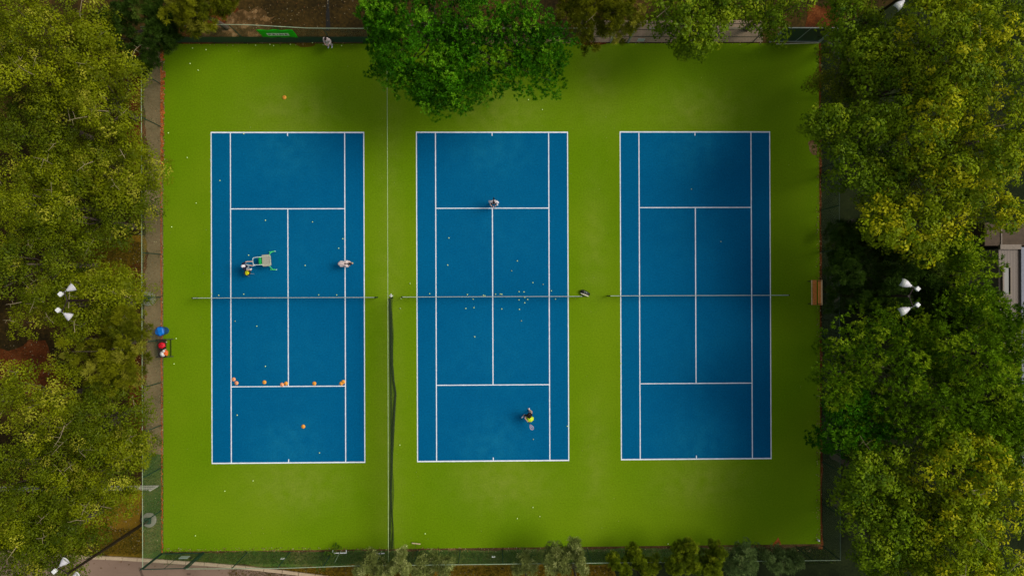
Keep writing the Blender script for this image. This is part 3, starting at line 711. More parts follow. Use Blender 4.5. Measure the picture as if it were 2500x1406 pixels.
pl = tag(MB().tube([(0, 0, 0), (b.x - a.x, b.y - a.y, 0)], 0.045, 10).build('pipe', mat('cream_pipe', (0.5, 0.5, 0.36), 0.5, 0.1)), 'long cream pipe lying at the foot of the upper right gate', 'pipe'); pl.location = (a.x, a.y, 0.05)
p = at(1998, 1318, 0.1); o = tag(MB().box((0, 0, 0.1), (0.08, 0.16, 0.2)).box((0, 0, 0.22), (0.11, 0.11, 0.04)).build('carton', m_white, bevel=0.01), 'small white carton in the lower right corner of the turf', 'carton'); o.location = (p.x, p.y, 0.002); o.rotation_euler = (0, 0, 0.4)

# white picket fence lower left
pf = thing('picket_fence', 'white picket fence running under the trees at lower left', 'fence', (*g(388, 1184), 0))
x_end = g(-40, 1184)[0] - pf.location.x
pk = MB(); x = 0
while x > x_end:
    pk.box((x, 0, 0.62), (0.085, 0.02, 1.15)); x -= 0.17
pk.build('pickets', mat('white_paint_wood', (0.6, 0.56, 0.5), 0.6, 0.15, 8), pf)
for z in (0.3, 0.8): MB().box((x_end / 2, 0.035, z), (abs(x_end), 0.03, 0.08)).build('rail', bpy.data.materials['white_paint_wood'], pf)
for k in range(8): MB().box((-0.1 - k * 1.2, -0.05, 0.55), (0.1, 0.1, 1.15)).build('post', bpy.data.materials['white_paint_wood'], pf)

# building at the right edge
m_roof = bpy.data.materials.new('ribbed_roof'); m_roof.use_nodes = True
n = m_roof.node_tree.nodes; l = m_roof.node_tree.links; b_ = n['Principled BSDF']; b_.inputs['Roughness'].default_value = 0.6
tc = n.new('ShaderNodeTexCoord'); wv = n.new('ShaderNodeTexWave'); wv.inputs['Scale'].default_value = 1.6; wv.bands_direction = 'X'; wv.inputs['Distortion'].default_value = 0.2
l.new(tc.outputs['Object'], wv.inputs['Vector']); rp = n.new('ShaderNodeValToRGB')
rp.color_ramp.elements[0].color = (0.10, 0.072, 0.055, 1); rp.color_ramp.elements[1].color = (0.15, 0.11, 0.085, 1)
l.new(wv.outputs['Fac'], rp.inputs['Fac']); l.new(rp.outputs[0], b_.inputs['Base Color'])
q0 = at(2438, 604, 4.0); q1 = at(2492, 1180, 4.0)
bd = thing('club_building', 'low building with ribbed brown roof at the right edge', 'building', (q0.x, q0.y, 0))
dx, dy = q1.x - q0.x, q1.y - q0.y
MB().box((dx / 2 + 3, dy * .22 - 0.1, 1.95), (dx + 6, -dy * .44, 3.9)).build('wall', mat('render_wall', (0.26, 0.22, 0.18), 0.9), bd)
MB().box((dx / 2, dy * .22, 3.96), (dx, -dy * .44, 0.08)).build('roof', m_roof, bd)
m_trim = mat('pale_trim', (0.18, 0.14, 0.105), 0.6); m_trim2 = mat('blue_grey_trim', (0.17, 0.18, 0.22), 0.6)
MB().box((dx / 2, 0.02, 4.08), (dx, 0.32, 0.2)).build('parapet', m_trim, bd)
MB().box((dx + 0.35, dy / 2, 4.06), (0.7, -dy, 0.2)).build('gutter', m_trim2, bd)
MB().box((dx + 3.4, dy / 2, 4.0), (5.3, -dy, 0.1)).build('roof', m_trim2, bd)
a = at(2448, 652, 4.1); b = at(2467, 720, 4.1)
fx, fy = (a.x + b.x) / 2 - q0.x, (a.y + b.y) / 2 - q0.y
fr = MB(); wx, wy = b.x - a.x, a.y - b.y
for s in (-1, 1): fr.box((fx + s * (wx / 2), fy, 4.1), (0.1, wy + 0.1, 0.16)); fr.box((fx, fy + s * wy / 2, 4.1), (wx - 0.1, 0.1, 0.16))
fo = fr.build('skylight_frame', m_trim, bd)
MB().box((fx, fy, 4.07), (wx - 0.1, wy - 0.1, 0.04)).build('pane', mat('dark_glass', (0.01, 0.012, 0.012), 0.1), fo)
q2 = at(2380, 560, 2.6)
MB().box((4.2, 1.0, 1.3), (8.4, 1.6, 2.6)).build('annex_roof', mat('brown_annex', (0.075, 0.05, 0.03), 0.8, 0.2, 3), bd)
MB().box((1.15, 1.0, 2.63), (0.08, 1.5, 0.05)).build('annex_batten', m_trim, bd)
bpy.data.objects['annex_roof'].name = 'annex'

# ------------------------------------------------------------------ cones
m_cone, m_cone2 = mat('orange_cone', (0.88, 0.36, 0.04), 0.6, 0.05), mat('pink_cone', (0.90, 0.36, 0.16), 0.6, 0.05)
cones = [(570, 926, 1, 'pink-orange disc cone by the left singles line, upper of two'), (577, 935, 1, 'pink-orange disc cone near the left singles line, lower of two'),
 (645, 933, 0, 'orange disc cone alone left of the centre service line'), (688, 939, 1, 'pink-orange disc cone left of the one touching the centre line'),
 (698, 936, 0, 'orange disc cone against the left court centre service line'), (767, 936, 0, 'orange disc cone alone right of the centre service line'),
 (833, 936, 0, 'yellowish disc cone partly under another near the right singles line'), (838, 932, 0, 'orange disc cone nearest the right singles line of the left court'),
 (740, 1041, 0, 'orange disc cone alone below the left court service line'), (694, 238, 0, 'orange disc cone on the green turf above the left court')]
for i, (x, y, k, lb) in enumerate(cones):
    z = 0.03 if i == 7 else 0.012
    p = at(x, y, 0.05)
    o = tag(MB().lathe([(0.145, 0), (0.147, 0.006), (0.11, 0.045), (0.045, 0.085), (0.030, 0.088), (0.028, 0.08), (0.10, 0.03)], n=24, cap=False).build('disc_cone', (m_cone, m_cone2)[k], smooth=True), lb, 'cone', 'orange disc cones')
    o.location = (p.x, p.y, z)

# ------------------------------------------------------------------ balls
balls = [
 # left court
 (763, 542, 'in the right service box, upper part, of the left court'), (837, 583, 'touching the right singles line of the left court, upper one'),
 (827, 606, 'just left of the right singles line of the left court'), (861, 642, "at the bending player's fingertips"),
 (648, 538, 'in the left service box above the ball cart'), (607, 623, 'left of the ball cart handle'), (595, 718, 'above the left net, between singles line and centre'),
 (534, 721, 'above the left net in the left tramline'), (517, 717, 'on the leftmost sideline just above the left net'), (745, 648, 'in the right service box between cart and bending player'),
 (778, 720, 'above the left net, left one of two in the right box'), (822, 720, 'above the left net nearest the right singles line'), (627, 796, 'below the left net in the left service box'),
 (648, 894, 'above the cones in the left service box'), (579, 1013, 'below the service line near the left singles line'), (780, 1105, 'near the bottom baseline of the left court'),
 (537, 441, 'in the left tramline of the left court, upper half'), (595, 327, 'by the top baseline of the left court'), (574, 784, 'faint, beside the left singles line below the left net'),
 # middle court
 (1096, 581, 'in the left box of the middle court, upper'), (1093, 647, 'in the left box of the middle court, lower'), (1263, 637, 'in the right box of the middle court, uppermost'),
 (1301, 690, 'in the right box of the middle court above the cluster'), (1326, 694, 'faint, near the right singles line above the middle net'), (1049, 717, 'in the left tramline above the middle net'),
 (1141, 719, 'above the middle net, left of the netted pair'), (1180, 721, 'resting against the middle net, left of a touching pair'), (1184, 722, 'resting against the middle net, right of a touching pair'),
 (1210, 718, 'just right of the centre line above the middle net'), (1221, 718, 'left of two close balls above the middle net'), (1225, 718.5, 'right of two close balls above the middle net'),
 (1267, 712, 'upper left of two level balls above the middle net'), (1279, 712.5, 'upper right of two level balls above the middle net'), (1281, 726, 'touching the underside of the middle net'),
 (1155, 730, 'just below the middle net, left half'), (1267, 732, 'below the middle net, left of a trio'), (1288, 731, 'below the middle net, right of a trio'),
 (1281, 739, 'below the middle net, lowest of a trio'), (1137, 753, 'lower left of three balls left of centre below the middle net'), (1157, 751, 'right of the pair left of centre below the middle net'),
 (1225, 754, 'right of the centre line below the middle net'), (1268, 755, 'below the trio under the middle net'), (1159, 822, 'alone in the lower left box of the middle court'),
 (1273, 783, 'faint, alone in the lower right box of the middle court'), (1385, 1040, 'on the right sideline of the middle court near the racket player'), (1302, 1072, 'faint, below the racket player'),
 (1346, 710, 'beside the right singles line above the middle net'), (1249, 661, 'faint, in the middle of the right box of the middle court'), (1356, 730, 'in the right tramline just below the middle net'),
 # right court
 (1516, 887, 'on the left sideline of the right court'), (1688, 462, 'faint, above the service line of the right court'), (1760, 590, 'faint, in the upper right service box of the right court'),
 # green turf
 (976, 1086, 'on the green beside the divider net, lower half'), (1038, 1302, 'on the green above the wooden brush'), (992, 1332, 'at the bottom turf edge left of the brush'), (972, 1340, 'at the bottom turf edge nearest the divider net'),
 (1301, 1238, 'topmost of three on the green below the middle court'), (1263, 1265, 'leftmost of three on the green below the middle court'), (1318, 1260, 'rightmost of three on the green below the middle court'),
 (1631, 1327, 'at the bottom turf edge below the right court'), (618, 1173, 'on the green just below the left court'), (549, 1198, 'on the green below the left corner of the left court'),
 (477, 1307, 'on the green near the bottom left corner'), (464, 156, 'on the green at upper left, left of the pair'), (484, 172, 'on the green at upper left, right of the pair'),
 (470, 118, 'on the green below the dark screen, left'), (503, 122, 'on the green below the dark screen, right of another'), (402, 109, 'in the top left corner of the turf, right of two'),
 (395, 107, 'in the top left corner of the turf, left of two'), (624, 111, 'at the top edge below the left end of the banner'), (659, 109, 'at the top edge below the banner, left of two'),
 (668, 112, 'at the top edge below the banner, right of two'), (709, 109, 'at the top edge below the right end of the banner'), (763, 105, 'at the foot of the dark screen left of the pale-clothed person'),
 (789, 110, 'faint, at the top edge just left of the pale-clothed person'), (834, 112, 'at the top edge right of the pale-clothed person'), (411, 325, 'on the green left of the left court top'), (457, 385, 'on the green left of the left court, upper'),
 (419, 554, 'on the green near the dirt path, mid-left'), (479, 496, 'on the green left of the left court service line'), (1290, 244, 'on the green under the dark tree at top'),
 (979, 729, 'on the green right of the divider net end'), (977, 753, 'faint, on the green below the one by the divider net'), (1324, 268, 'pale scrap-like one on the green below the dark tree'),
 (425, 888, 'on the green below the black bench'), (430, 826, 'on the green right of the black bench'), (1001, 692, 'on the green left of the middle court above its net')]
me = MB().ball((0, 0, 0), 0.040, 8).build('tmp_ball', m_ball, smooth=True).data; bpy.data.objects.remove(bpy.data.objects['tmp_ball'])
me2 = me.copy(); me2.materials.clear(); m_ballD = mat('dusty_ball_felt', (0.42, 0.5, 0.24), 0.85, 0.1); me2.materials.append(m_ballD)
for x, y, lb in balls:
    p = at(x, y, 0.04); faint = lb.startswith('faint')
    o = bpy.data.objects.new('tennis_ball', me2 if faint else me); C.objects.link(o); o.location = (p.x, p.y, 0.046)
    tag(o, ('dull tennis ball ' + lb[7:]) if faint else 'bright tennis ball ' + lb, 'tennis ball', 'tennis balls lying about')

# ------------------------------------------------------------------ people
def capsule(b, p, q, r0, r1):
    p = Vector(p); q = Vector(q); d_ = q - p
    b.ball(p, r0, 8); b.ball(q, r1, 8)
    if d_.length > 1e-4: b.tube([p, q], [r0, r1], 12)
def melt(name, chains, voxel, m, parent, smooth_it=6):
    b = MB()
    for ch in chains:
        for (p, r0), (q, r1) in zip(ch[:-1], ch[1:]): capsule(b, p, q, r0, r1)
    o = b.build(name, m)
    md = o.modifiers.new('r', 'REMESH'); md.mode = 'VOXEL'; md.voxel_size = voxel
    sm = o.modifiers.new('s', 'SMOOTH'); sm.iterations = smooth_it; sm.factor = 0.5
    dg = bpy.context.evaluated_depsgraph_get(); dg.update()
    me = bpy.data.meshes.new_from_object(o.evaluated_get(dg)); old = o.data
    o.modifiers.clear(); o.data = me; bpy.data.meshes.remove(old)
    me.polygons.foreach_set('use_smooth', [True] * len(me.polygons))
    if parent: o.parent = parent
    return o
def V(*a): return Vector(a)
skin = mat('skin', (0.55, 0.33, 0.24), 0.5, 0.05); hair_m = mat('dark_hair', (0.012, 0.003, 0.003), 0.45, 0.3, 30)
eye_m = mat('eye', (0.02, 0.015, 0.012), 0.2); lip_m = mat('lips', (0.4, 0.12, 0.1), 0.5)
def person(label, loc, rz, J, shirt, legs_m, shoes_m, hair='long', cap=None, sleeve=0.55, leg='long', skirt=None, k=1.0):
    """J: joint dictionary in local metres, facing +y; L is -x side, R is +x side"""
    ch = []
    ch.append([(J['pelvis'], .125), (J['belly'], .115), (J['chest'], .14)]); ch.append([(J['chest'], .13), (J['neckb'], .07), (J['neck'], .052), (J['head'] + (J['neck'] - J['head']) * .35, .055)])
    for s in 'LR':
        ch.append([(J['chest'], .10), (J['sh' + s], .062), (J['el' + s], .042), (J['wr' + s], .030)])
        ch.append([(J['pelvis'], .11), (J['hip' + s], .105), (J['kn' + s], .062), ((J['kn' + s] * .6 + J['an' + s] * .4), .06), (J['an' + s], .040), (J['an' + s] + V(0, 0, -.04), .04), (J['toe' + s], .03)])
        w_ = J['wr' + s]; e = J['el' + s]; dr = (w_ - e).normalized(); side = dr.cross(V(0, 0, 1)); side = side.normalized() if side.length > .1 else V(1, 0, 0); nn = side.cross(dr)
        pm = w_ + dr * .075
        ch.append([(w_, .028), (pm - side * .016, .026)]); ch.append([(w_, .028), (pm + side * .016, .026)])
        for i, ln_ in enumerate((.062, .074, .070, .055)):
            o_ = side * ((i - 1.5) * .021); p0 = pm + o_; p1 = p0 + (dr * .8 - nn * .35) * ln_ * .55 + o_ * .15; p2 = p1 + (dr * .35 - nn * .9) * ln_ * .5
            ch.append([(p0, .011), (p1, .010), (p2, .0085)])
        ts = -1 if s == 'R' else 1
        ch.append([(w_ + dr * .025 + side * ts * .02, .014), (w_ + dr * .06 + side * ts * .045, .011), (w_ + dr * .09 + side * ts * .048 - nn * .02, .0095)])
    H = J['head']; fw = J['face'].normalized(); up = J['hup'].normalized(); rt = fw.cross(up).normalized(); fw = up.cross(rt) * 1.0
    ch.append([(H + up * .03 - fw * .015, .088), (H + up * .03 + fw * .012, .082)]); ch.append([(H + up * .0 + fw * .02, .075), (H - up * .07 + fw * .045, .042)])
    ch.append([(H + fw * .088 + up * .005, .012), (H + fw * .105 - up * .02, .014)])
    for s in (-1, 1): ch.append([(H + rt * s * .083 + up * .02, .016), (H + rt * s * .083 - up * .02, .012)])
    body = melt('person', ch, .0135, skin, None, 3)
    tag(body, label, 'person')
    ey = MB()
    for s in (-1, 1): ey.ball(H + fw * .088 + rt * s * .032 + up * .018, .011, 6)
    ey.build('eyes', eye_m, body); MB().ball(H + fw * .088 - up * .048, .018, 6, (1, .5, .35)).build('mouth', lip_m, body)
    # clothes
    c = [[(J['pelvis'] + (J['pelvis'] - J['belly']) * .3, .150), (J['belly'], .140), (J['chest'], .160), (J['neckb'], .085)]]
    for s in 'LR':
        e = J['sh' + s].lerp(J['el' + s], min(1, sleeve * 1.0)); seg = [(J['chest'], .13), (J['sh' + s], .085), (e, .064)]
        if sleeve > 1: seg = [(J['chest'], .13), (J['sh' + s], .088), (J['el' + s], .066), (J['el' + s].lerp(J['wr' + s], sleeve - 1), .052)]
        c.append(seg)
    melt('shirt', c, .02, shirt, body)
    c = []
    for s in 'LR':
        kn, an = J['kn' + s], J['an' + s]; hp = J['hip' + s]
        if leg == 'long': c.append([(J['pelvis'], .135), (hp, .125), (kn, .085), (an, .058)])
        else: c.append([(J['pelvis'], .135), (hp, .125), (hp.lerp(kn, .75), .092)])
    melt('shorts' if leg != 'long' else 'trousers', c, .02, legs_m, body)
    if skirt:
        pv = J['pelvis']; ax = (J['belly'] - pv).normalized(); q = ax.to_track_quat('Z', 'Y').to_matrix()
        sk = MB(); n = 40
        for (r, z) in ((.15, .08), (.19, -.04), (.25, -.2), (.27, -.3)):
            for i in range(n): a_ = 2 * PI * i / n; rr_ = r * (1 + (.06 * math.sin(i * PI / 2.5) if z < 0 else 0)); sk.v.append(tuple(pv + q @ V(rr_ * math.cos(a_), rr_ * .85 * math.sin(a_), z)))
        for j in range(3):
            for i in range(n): sk.f.append((j * n + i, j * n + (i + 1) % n, (j + 1) * n + (i + 1) % n, (j + 1) * n + i))
        so = sk.build('skirt', skirt, body, smooth=True).modifiers.new('s', 'SOLIDIFY'); so.thickness = .008
    for s in 'LR':
        an, to_ = J['an' + s], J['toe' + s]; back = (an - to_); back.z = 0; back = back.normalized() * .07
        melt('shoe', [[(V(an.x, an.y, max(.045, to_.z + .015)) + back, .048), (an * .6 + to_ * .4 - V(0, 0, .0), .052), (to_, .046)], [(an + V(0, 0, -.02), .05), (an * .5 + to_ * .5, .05)]], .014, shoes_m, body)
    hc = [[(H + up * .055 - fw * .03, .098), (H + up * .045 + fw * .0, .093)], [(H - fw * .05 - up * .01, .08), (H - fw * .05 - up * .05, .06)]]
    if hair == 'long':
        hc.append([(H - fw * .06 - up * .02, .085), (H - fw * .10 - up * .16, .08), (J.get('hairend', H - fw * .10 - up * .32), .05)])
    if hair == 'pony':
        b0 = H - fw * .11 + up * .04; hc.append([(b0, .04), (J.get('hairend', b0 - up * .2 - fw * .05), .055), (J.get('hairend', b0 - up * .2 - fw * .05) - fw * .02 - up * .08, .03)])
    melt('hair', hc, .016, hair_m, body)
    if cap:
        cc = melt('cap', [[(H + up * .075 - fw * .015, .108), (H + up * .07 + fw * .01, .104)]], .016, cap, body)
        bq = MB(); n = 12; bq.v = [tuple(H + up * .07 + fw * .09 + rt * .09), tuple(H + up * .07 + fw * .09 - rt * .09)]
        for i in range(n + 1): a_ = PI * i / n; bq.v.append(tuple(H + up * (.055) + rt * .09 * math.cos(a_) + fw * (.09 + .09 * math.sin(a_))))
        bq.f.append(tuple([0] + list(range(2, n + 3)) + [1])[::-1])
        so = bq.build('cap_brim', cap, cc).modifiers.new('s', 'SOLIDIFY'); so.thickness = .006
    body.location = (loc[0], loc[1], 0.012); body.rotation_euler = (0, 0, rz); body.scale = (k, k, k)
    return body
def stand():
    return dict(pelvis=V(0, 0, .93), belly=V(0, 0, 1.08), chest=V(0, .01, 1.28), neckb=V(0, 0, 1.42), neck=V(0, .01, 1.47), head=V(0, .03, 1.60), face=V(0, 1, -.05), hup=V(0, .05, 1),
        shL=V(-.18, 0, 1.37), elL=V(-.24, -.02, 1.10), wrL=V(-.24, .08, .87), shR=V(.18, 0, 1.37), elR=V(.24, -.02, 1.10), wrR=V(.24, .08, .87),
        hipL=V(-.09, 0, .88), knL=V(-.10, .02, .48), anL=V(-.11, -.02, .09), toeL=V(-.12, .14, .045), hipR=V(.09, 0, .88), knR=V(.10, .02, .48), anR=V(.11, -.02, .09), toeR=V(.12, .14, .045))
def racket(label, hand, direction, nrm, col):
    """hand: world point of grip; direction: unit vector from grip to head; nrm: string-bed normal"""
    hand = Vector(hand); dr = Vector(direction).normalized(); n_ = Vector(nrm); sd = dr.cross(n_).normalized(); n_ = sd.cross(dr)
    t = thing('tennis_racket', label, 'racket', hand, group='rackets in play')
    hc = dr * .47; rim = []
    for i in range(29): a_ = 2 * PI * i / 28; rim.append(hc + dr * .17 * math.cos(a_) + sd * .13 * math.sin(a_))
    MB().tube(rim, .013, 6, False).build('frame', col, t, smooth=True)
    MB().tube([dr * .2, dr * .27 + sd * .05, hc + dr * .17 * math.cos(2.3) + sd * .13 * math.sin(2.3)], .011, 6).tube([dr * .2, dr * .27 - sd * .05, hc + dr * .17 * math.cos(2.3) - sd * .13 * math.sin(2.3)], .011, 6).build('throat', col, t)
    MB().tube([dr * -.08, dr * .2], .016, 8).build('grip', m_dark, t)
    st = MB()
    for i in range(-7, 8):
        u = i / 8
        st.tube([hc + dr * .17 * u - sd * .13 * math.sqrt(1 - u * u), hc + dr * .17 * u + sd * .13 * math.sqrt(1 - u * u)], .0022, 3)
        st.tube([hc + sd * .13 * u - dr * .17 * math.sqrt(1 - u * u), hc + sd * .13 * u + dr * .17 * math.sqrt(1 - u * u)], .0022, 3)
    st.build('strings', mat('string', (0.6, 0.5, 0.55), .5), t); return t
def wpt(o, v): return Matrix.Translation(o.location) @ Matrix.Rotation(o.rotation_euler.z, 4, 'Z') @ (Vector(v) * o.scale[0])

pale = mat('pale_pink_cloth', (0.62, 0.50, 0.48), .8, .08, 5); whitec = mat('white_cloth', (0.74, 0.68, 0.70), .8, .05, 5); navy = mat('navy_cloth', (0.008, 0.008, 0.03), .8, .2)
greyc = mat('grey_cloth', (0.32, 0.36, 0.40), .8, .1); blackc = mat('black_cloth', (0.012, 0.010, 0.012), .8, .2); lime = mat('lime_cloth', (0.62, 0.80, 0.02), .7, .1)
shoe_w = mat('white_shoe', (0.75, 0.76, 0.80), .5, .04)

# standing at the top fence, facing down the court
J = stand(); J.update(wrL=V(-.16, .26, 1.12), elL=V(-.25, .05, 1.12), elR=V(.25, .05, 1.12), wrR=V(.12, .26, 1.1), toeR=V(.13, .22, .045), anR=V(.12, .10, .09), knR=V(.11, .16, .5), head=V(0, .08, 1.57), face=V(0, 1, -.5))
person('person in pale loose clothes standing at the dark screen by the top fence', g(808, 112), PI - 0.25, J, pale, pale, shoe_w, 'short', sleeve=1.7)
# coach with cap and basket, facing right (+x): local +y -> world +x
J = stand(); J.update(head=V(0, .06, 1.60), face=V(0, 1, -.3), elL=V(-.30, .22, 1.20), wrL=V(-.27, .48, 1.04), elR=V(.26, .10, 1.10), wrR=V(.30, .26, .86), chest=V(0, .05, 1.28), belly=V(0, .01, 1.08),
         anL=V(-.05, .22, .09), toeL=V(-.05, .38, .045), knL=V(-.07, .16, .5), anR=V(.14, -.06, .10), toeR=V(.16, .09, .045), knR=V(.13, .04, .5))
coach = person('person in white cap and navy top pushing the green cart', g(610.5, 652), -PI / 2 + 0.2, J, navy, greyc, shoe_w, 'short', cap=whitec, sleeve=.6, leg='short')
# bending to pick up a ball, head towards +x
J = dict(pelvis=V(0, -.22, .84), belly=V(0, -.06, .88), chest=V(0, .14, .84), neckb=V(0, .27, .78), neck=V(0, .31, .74), head=V(0, .40, .66), face=V(0, .6, -1), hup=V(0, 1, .25),
         shL=V(-.17, .20, .82), elL=V(-.15, .36, .55), wrL=V(-.06, .50, .34), shR=V(.17, .20, .82), elR=V(.17, .26, .56), wrR=V(.10, .30, .36),
         hipL=V(-.10, -.20, .80), knL=V(-.12, .06, .46), anL=V(-.13, -.06, .09), toeL=V(-.14, .09, .045), hipR=V(.10, -.20, .80), knR=V(.12, .10, .44), anR=V(.13, .02, .09), toeR=V(.14, .17, .045), hairend=V(0, .14, .98))
person('person in pale pink bending over a ball on the left court', g(845, 645), -PI / 2, J, pale, pale, shoe_w, 'pony', sleeve=1.2)
# player behind the middle court service line facing the net (down)
J = stand(); J.update(elL=V(-.30, .10, 1.20), wrL=V(-.14, .30, 1.10), elR=V(.32, .02, 1.18), wrR=V(.20, .28, 1.02), chest=V(0, .06, 1.24), belly=V(0, .02, 1.05), neckb=V(0, .10, 1.38), neck=V(0, .12, 1.42), head=V(0, .16, 1.54), face=V(0, 1, -.35),
         shL=V(-.18, .06, 1.33), shR=V(.18, .06, 1.33), anL=V(-.22, .0, .09), toeL=V(-.25, .15, .045), knL=V(-.17, .13, .48), anR=V(.22, .0, .09), toeR=V(.25, .15, .045), knR=V(.17, .13, .48), hairend=V(0, -.18, 1.42))
pm = person('player in white loose shirt behind the middle court service line', g(1206, 496), PI, J, whitec, blackc, shoe_w, 'pony', sleeve=1.5, leg='short')
racket('racket held low by the white-shirted player', wpt(pm, (.20, .33, .98)), (.35, -.1, -.95), (1, .2, .3), mat('brown_frame', (.10, .05, .05), .5))
# hitting player lower middle court, leaning towards the bottom right
J = dict(pelvis=V(0, 0, .84), belly=V(-.02, .10, .96), chest=V(-.04, .21, 1.12), neckb=V(-.05, .28, 1.24), neck=V(-.05, .30, 1.29), head=V(-.06, .33, 1.41), face=V(-.5, 1, -.2), hup=V(0, .3, 1),
         shL=V(-.20, .18, 1.19), elL=V(-.34, -.02, 1.02), wrL=V(-.16, -.24, .96), shR=V(.11, .24, 1.20), elR=V(.16, .44, 1.06), wrR=V(-.02, .58, 1.05),
         hipL=V(-.08, .0, .81), knL=V(-.34, .10, .48), anL=V(-.42, -.06, .09), toeL=V(-.52, -.18, .045), hipR=V(.09, .02, .81), knR=V(.10, .28, .46), anR=V(.03, .34, .13), toeR=V(.01, .49, .05), hairend=V(-.02, -.02, 1.12))
pl_ = person('player with long dark hair and lime skirt swinging a racket', g(1291.5, 1013), 0, J, blackc, blackc, shoe_w, 'long', sleeve=.2, leg='short', skirt=lime)
racket('pink-grey racket swung by the player in the lime skirt', wpt(pl_, (-.08, -.33, .95)), (.5, -.86, -.12), (.1, .2, 1), mat('pink_frame', (.62, .42, .50), .4))

# ------------------------------------------------------------------ vegetation
def leaf_mat(name, trans=0.22):
    m = bpy.data.materials.new(name); m.use_nodes = True
    n = m.node_tree.nodes; l = m.node_tree.links; n.remove(n['Principled BSDF'])
    at_ = n.new('ShaderNodeAttribute'); at_.attribute_name = 'tint'
    no = n.new('ShaderNodeTexNoise'); no.inputs['Scale'].default_value = 3.0
    tc = n.new('ShaderNodeTexCoord'); l.new(tc.outputs['Object'], no.inputs['Vector'])
    mr = n.new('ShaderNodeMapRange'); mr.inputs['From Min'].default_value = .3; mr.inputs['From Max'].default_value = .7; mr.inputs['To Min'].default_value = .85; mr.inputs['To Max'].default_value = 1.15
    l.new(no.outputs['Fac'], mr.inputs['Value'])
    vm = n.new('ShaderNodeVectorMath'); vm.operation = 'SCALE'; l.new(at_.outputs['Color'], vm.inputs[0]); l.new(mr.outputs[0], vm.inputs['Scale'])
    d_ = n.new('ShaderNodeBsdfDiffuse'); t_ = n.new('ShaderNodeBsdfTranslucent'); g_ = n.new('ShaderNodeBsdfGlossy'); g_.inputs['Roughness'].default_value = .45; g_.inputs['Color'].default_value = (.5, .5, .45, 1)
    l.new(vm.outputs[0], d_.inputs['Color']); l.new(vm.outputs[0], t_.inputs['Color'])
    mx = n.new('ShaderNodeMixShader'); mx.inputs[0].default_value = trans; l.new(d_.outputs[0], mx.inputs[1]); l.new(t_.outputs[0], mx.inputs[2])
    m3 = n.new('ShaderNodeMixShader'); m3.inputs[0].default_value = .012; l.new(mx.outputs[0], m3.inputs[1]); l.new(g_.outputs[0], m3.inputs[2])
    l.new(m3.outputs[0], n['Material Output'].inputs['Surface']); return m
m_leaf = leaf_mat('leaf'); m_bark = mat('bark', (0.10, 0.075, 0.055), .9, .3, 6, bump=.3); m_twig = mat('pale_twig', (0.30, 0.24, 0.14), .9, .2, 6)
R_ = np.random.default_rng(11)
def unit(v): return v / np.linalg.norm(v)
def template(kind):
    """one leafy puff of unit radius, a dome with its axis along +z: (K,4,3) quads"""
    q = []
    def dome(lo=-.15):
        while True:
            v = unit(R_.normal(0, 1, 3))
            if v[2] > lo: return v
    if kind == 'star':       # rosettes of narrow leaves set over a dome
        for k in range(15):
            c = dome() if k else np.array([0, 0, 1.]); cc = c * R_.uniform(.45, .78) * np.array([1, 1, .85])
            for i in range(13):
                d_ = unit(c * .75 + R_.normal(0, .62, 3)); s = unit(np.cross(d_, c + R_.normal(0, .3, 3))); L_ = R_.uniform(.20, .34); w_ = .042
                e = cc + d_ * L_; m_ = cc + d_ * L_ * .5; q.append([cc, m_ + s * w_, e, m_ - s * w_])
    elif kind == 'needle':
        for k in range(10):
            c = dome() if k else np.array([0, 0, 1.]); cc = c * R_.uniform(.25, .6)
            for i in range(26):
                d_ = unit(c * .6 + R_.normal(0, .6, 3)); s = unit(np.cross(d_, R_.normal(0, 1, 3))); L_ = R_.uniform(.35, .55); b0 = cc + d_ * .08
                q.append([b0 + s * .024, b0 - s * .024, cc + d_ * L_ - s * .018, cc + d_ * L_ + s * .018])
    elif kind == 'spray':    # scale-leaf sprays pointing up and out
        for i in range(54):
            c = dome(-.3); d_ = unit(c + np.array([0, 0, .35]) + R_.normal(0, .25, 3)); s = unit(np.cross(d_, [0, 0, 1.]) + R_.normal(0, .4, 3)); o_ = c * R_.uniform(.2, .65); L_ = R_.uniform(.3, .5)
            q.append([o_, o_ + d_ * L_ * .5 + s * .08, o_ + d_ * L_, o_ + d_ * L_ * .5 - s * .08])
    else:                    # broad leaves over the dome
        w0 = .165 if kind == 'maple' else .105
        for i in range(40 if kind == 'maple' else 78):
            v = dome(-.25); o_ = v * R_.uniform(.35, 1.08) ** .7 * np.array([1, 1, .85])
            nn = unit(v * .8 + np.array([0, 0, .6]) + R_.normal(0, .32 if kind == 'maple' else .42, 3))
            a = unit(np.cross(nn, R_.normal(0, 1, 3))); b_ = np.cross(nn, a); L_ = w0 * R_.uniform(.7, 1.3)
            q.append([o_ - a * L_ * 1.3, o_ + b_ * L_ * .75, o_ + a * L_ * 1.3, o_ - b_ * L_ * .75])
    return np.array(q)
TEMP = {k: [template(k) for _ in range(10)] for k in ('star', 'needle', 'spray', 'maple', 'broad')}
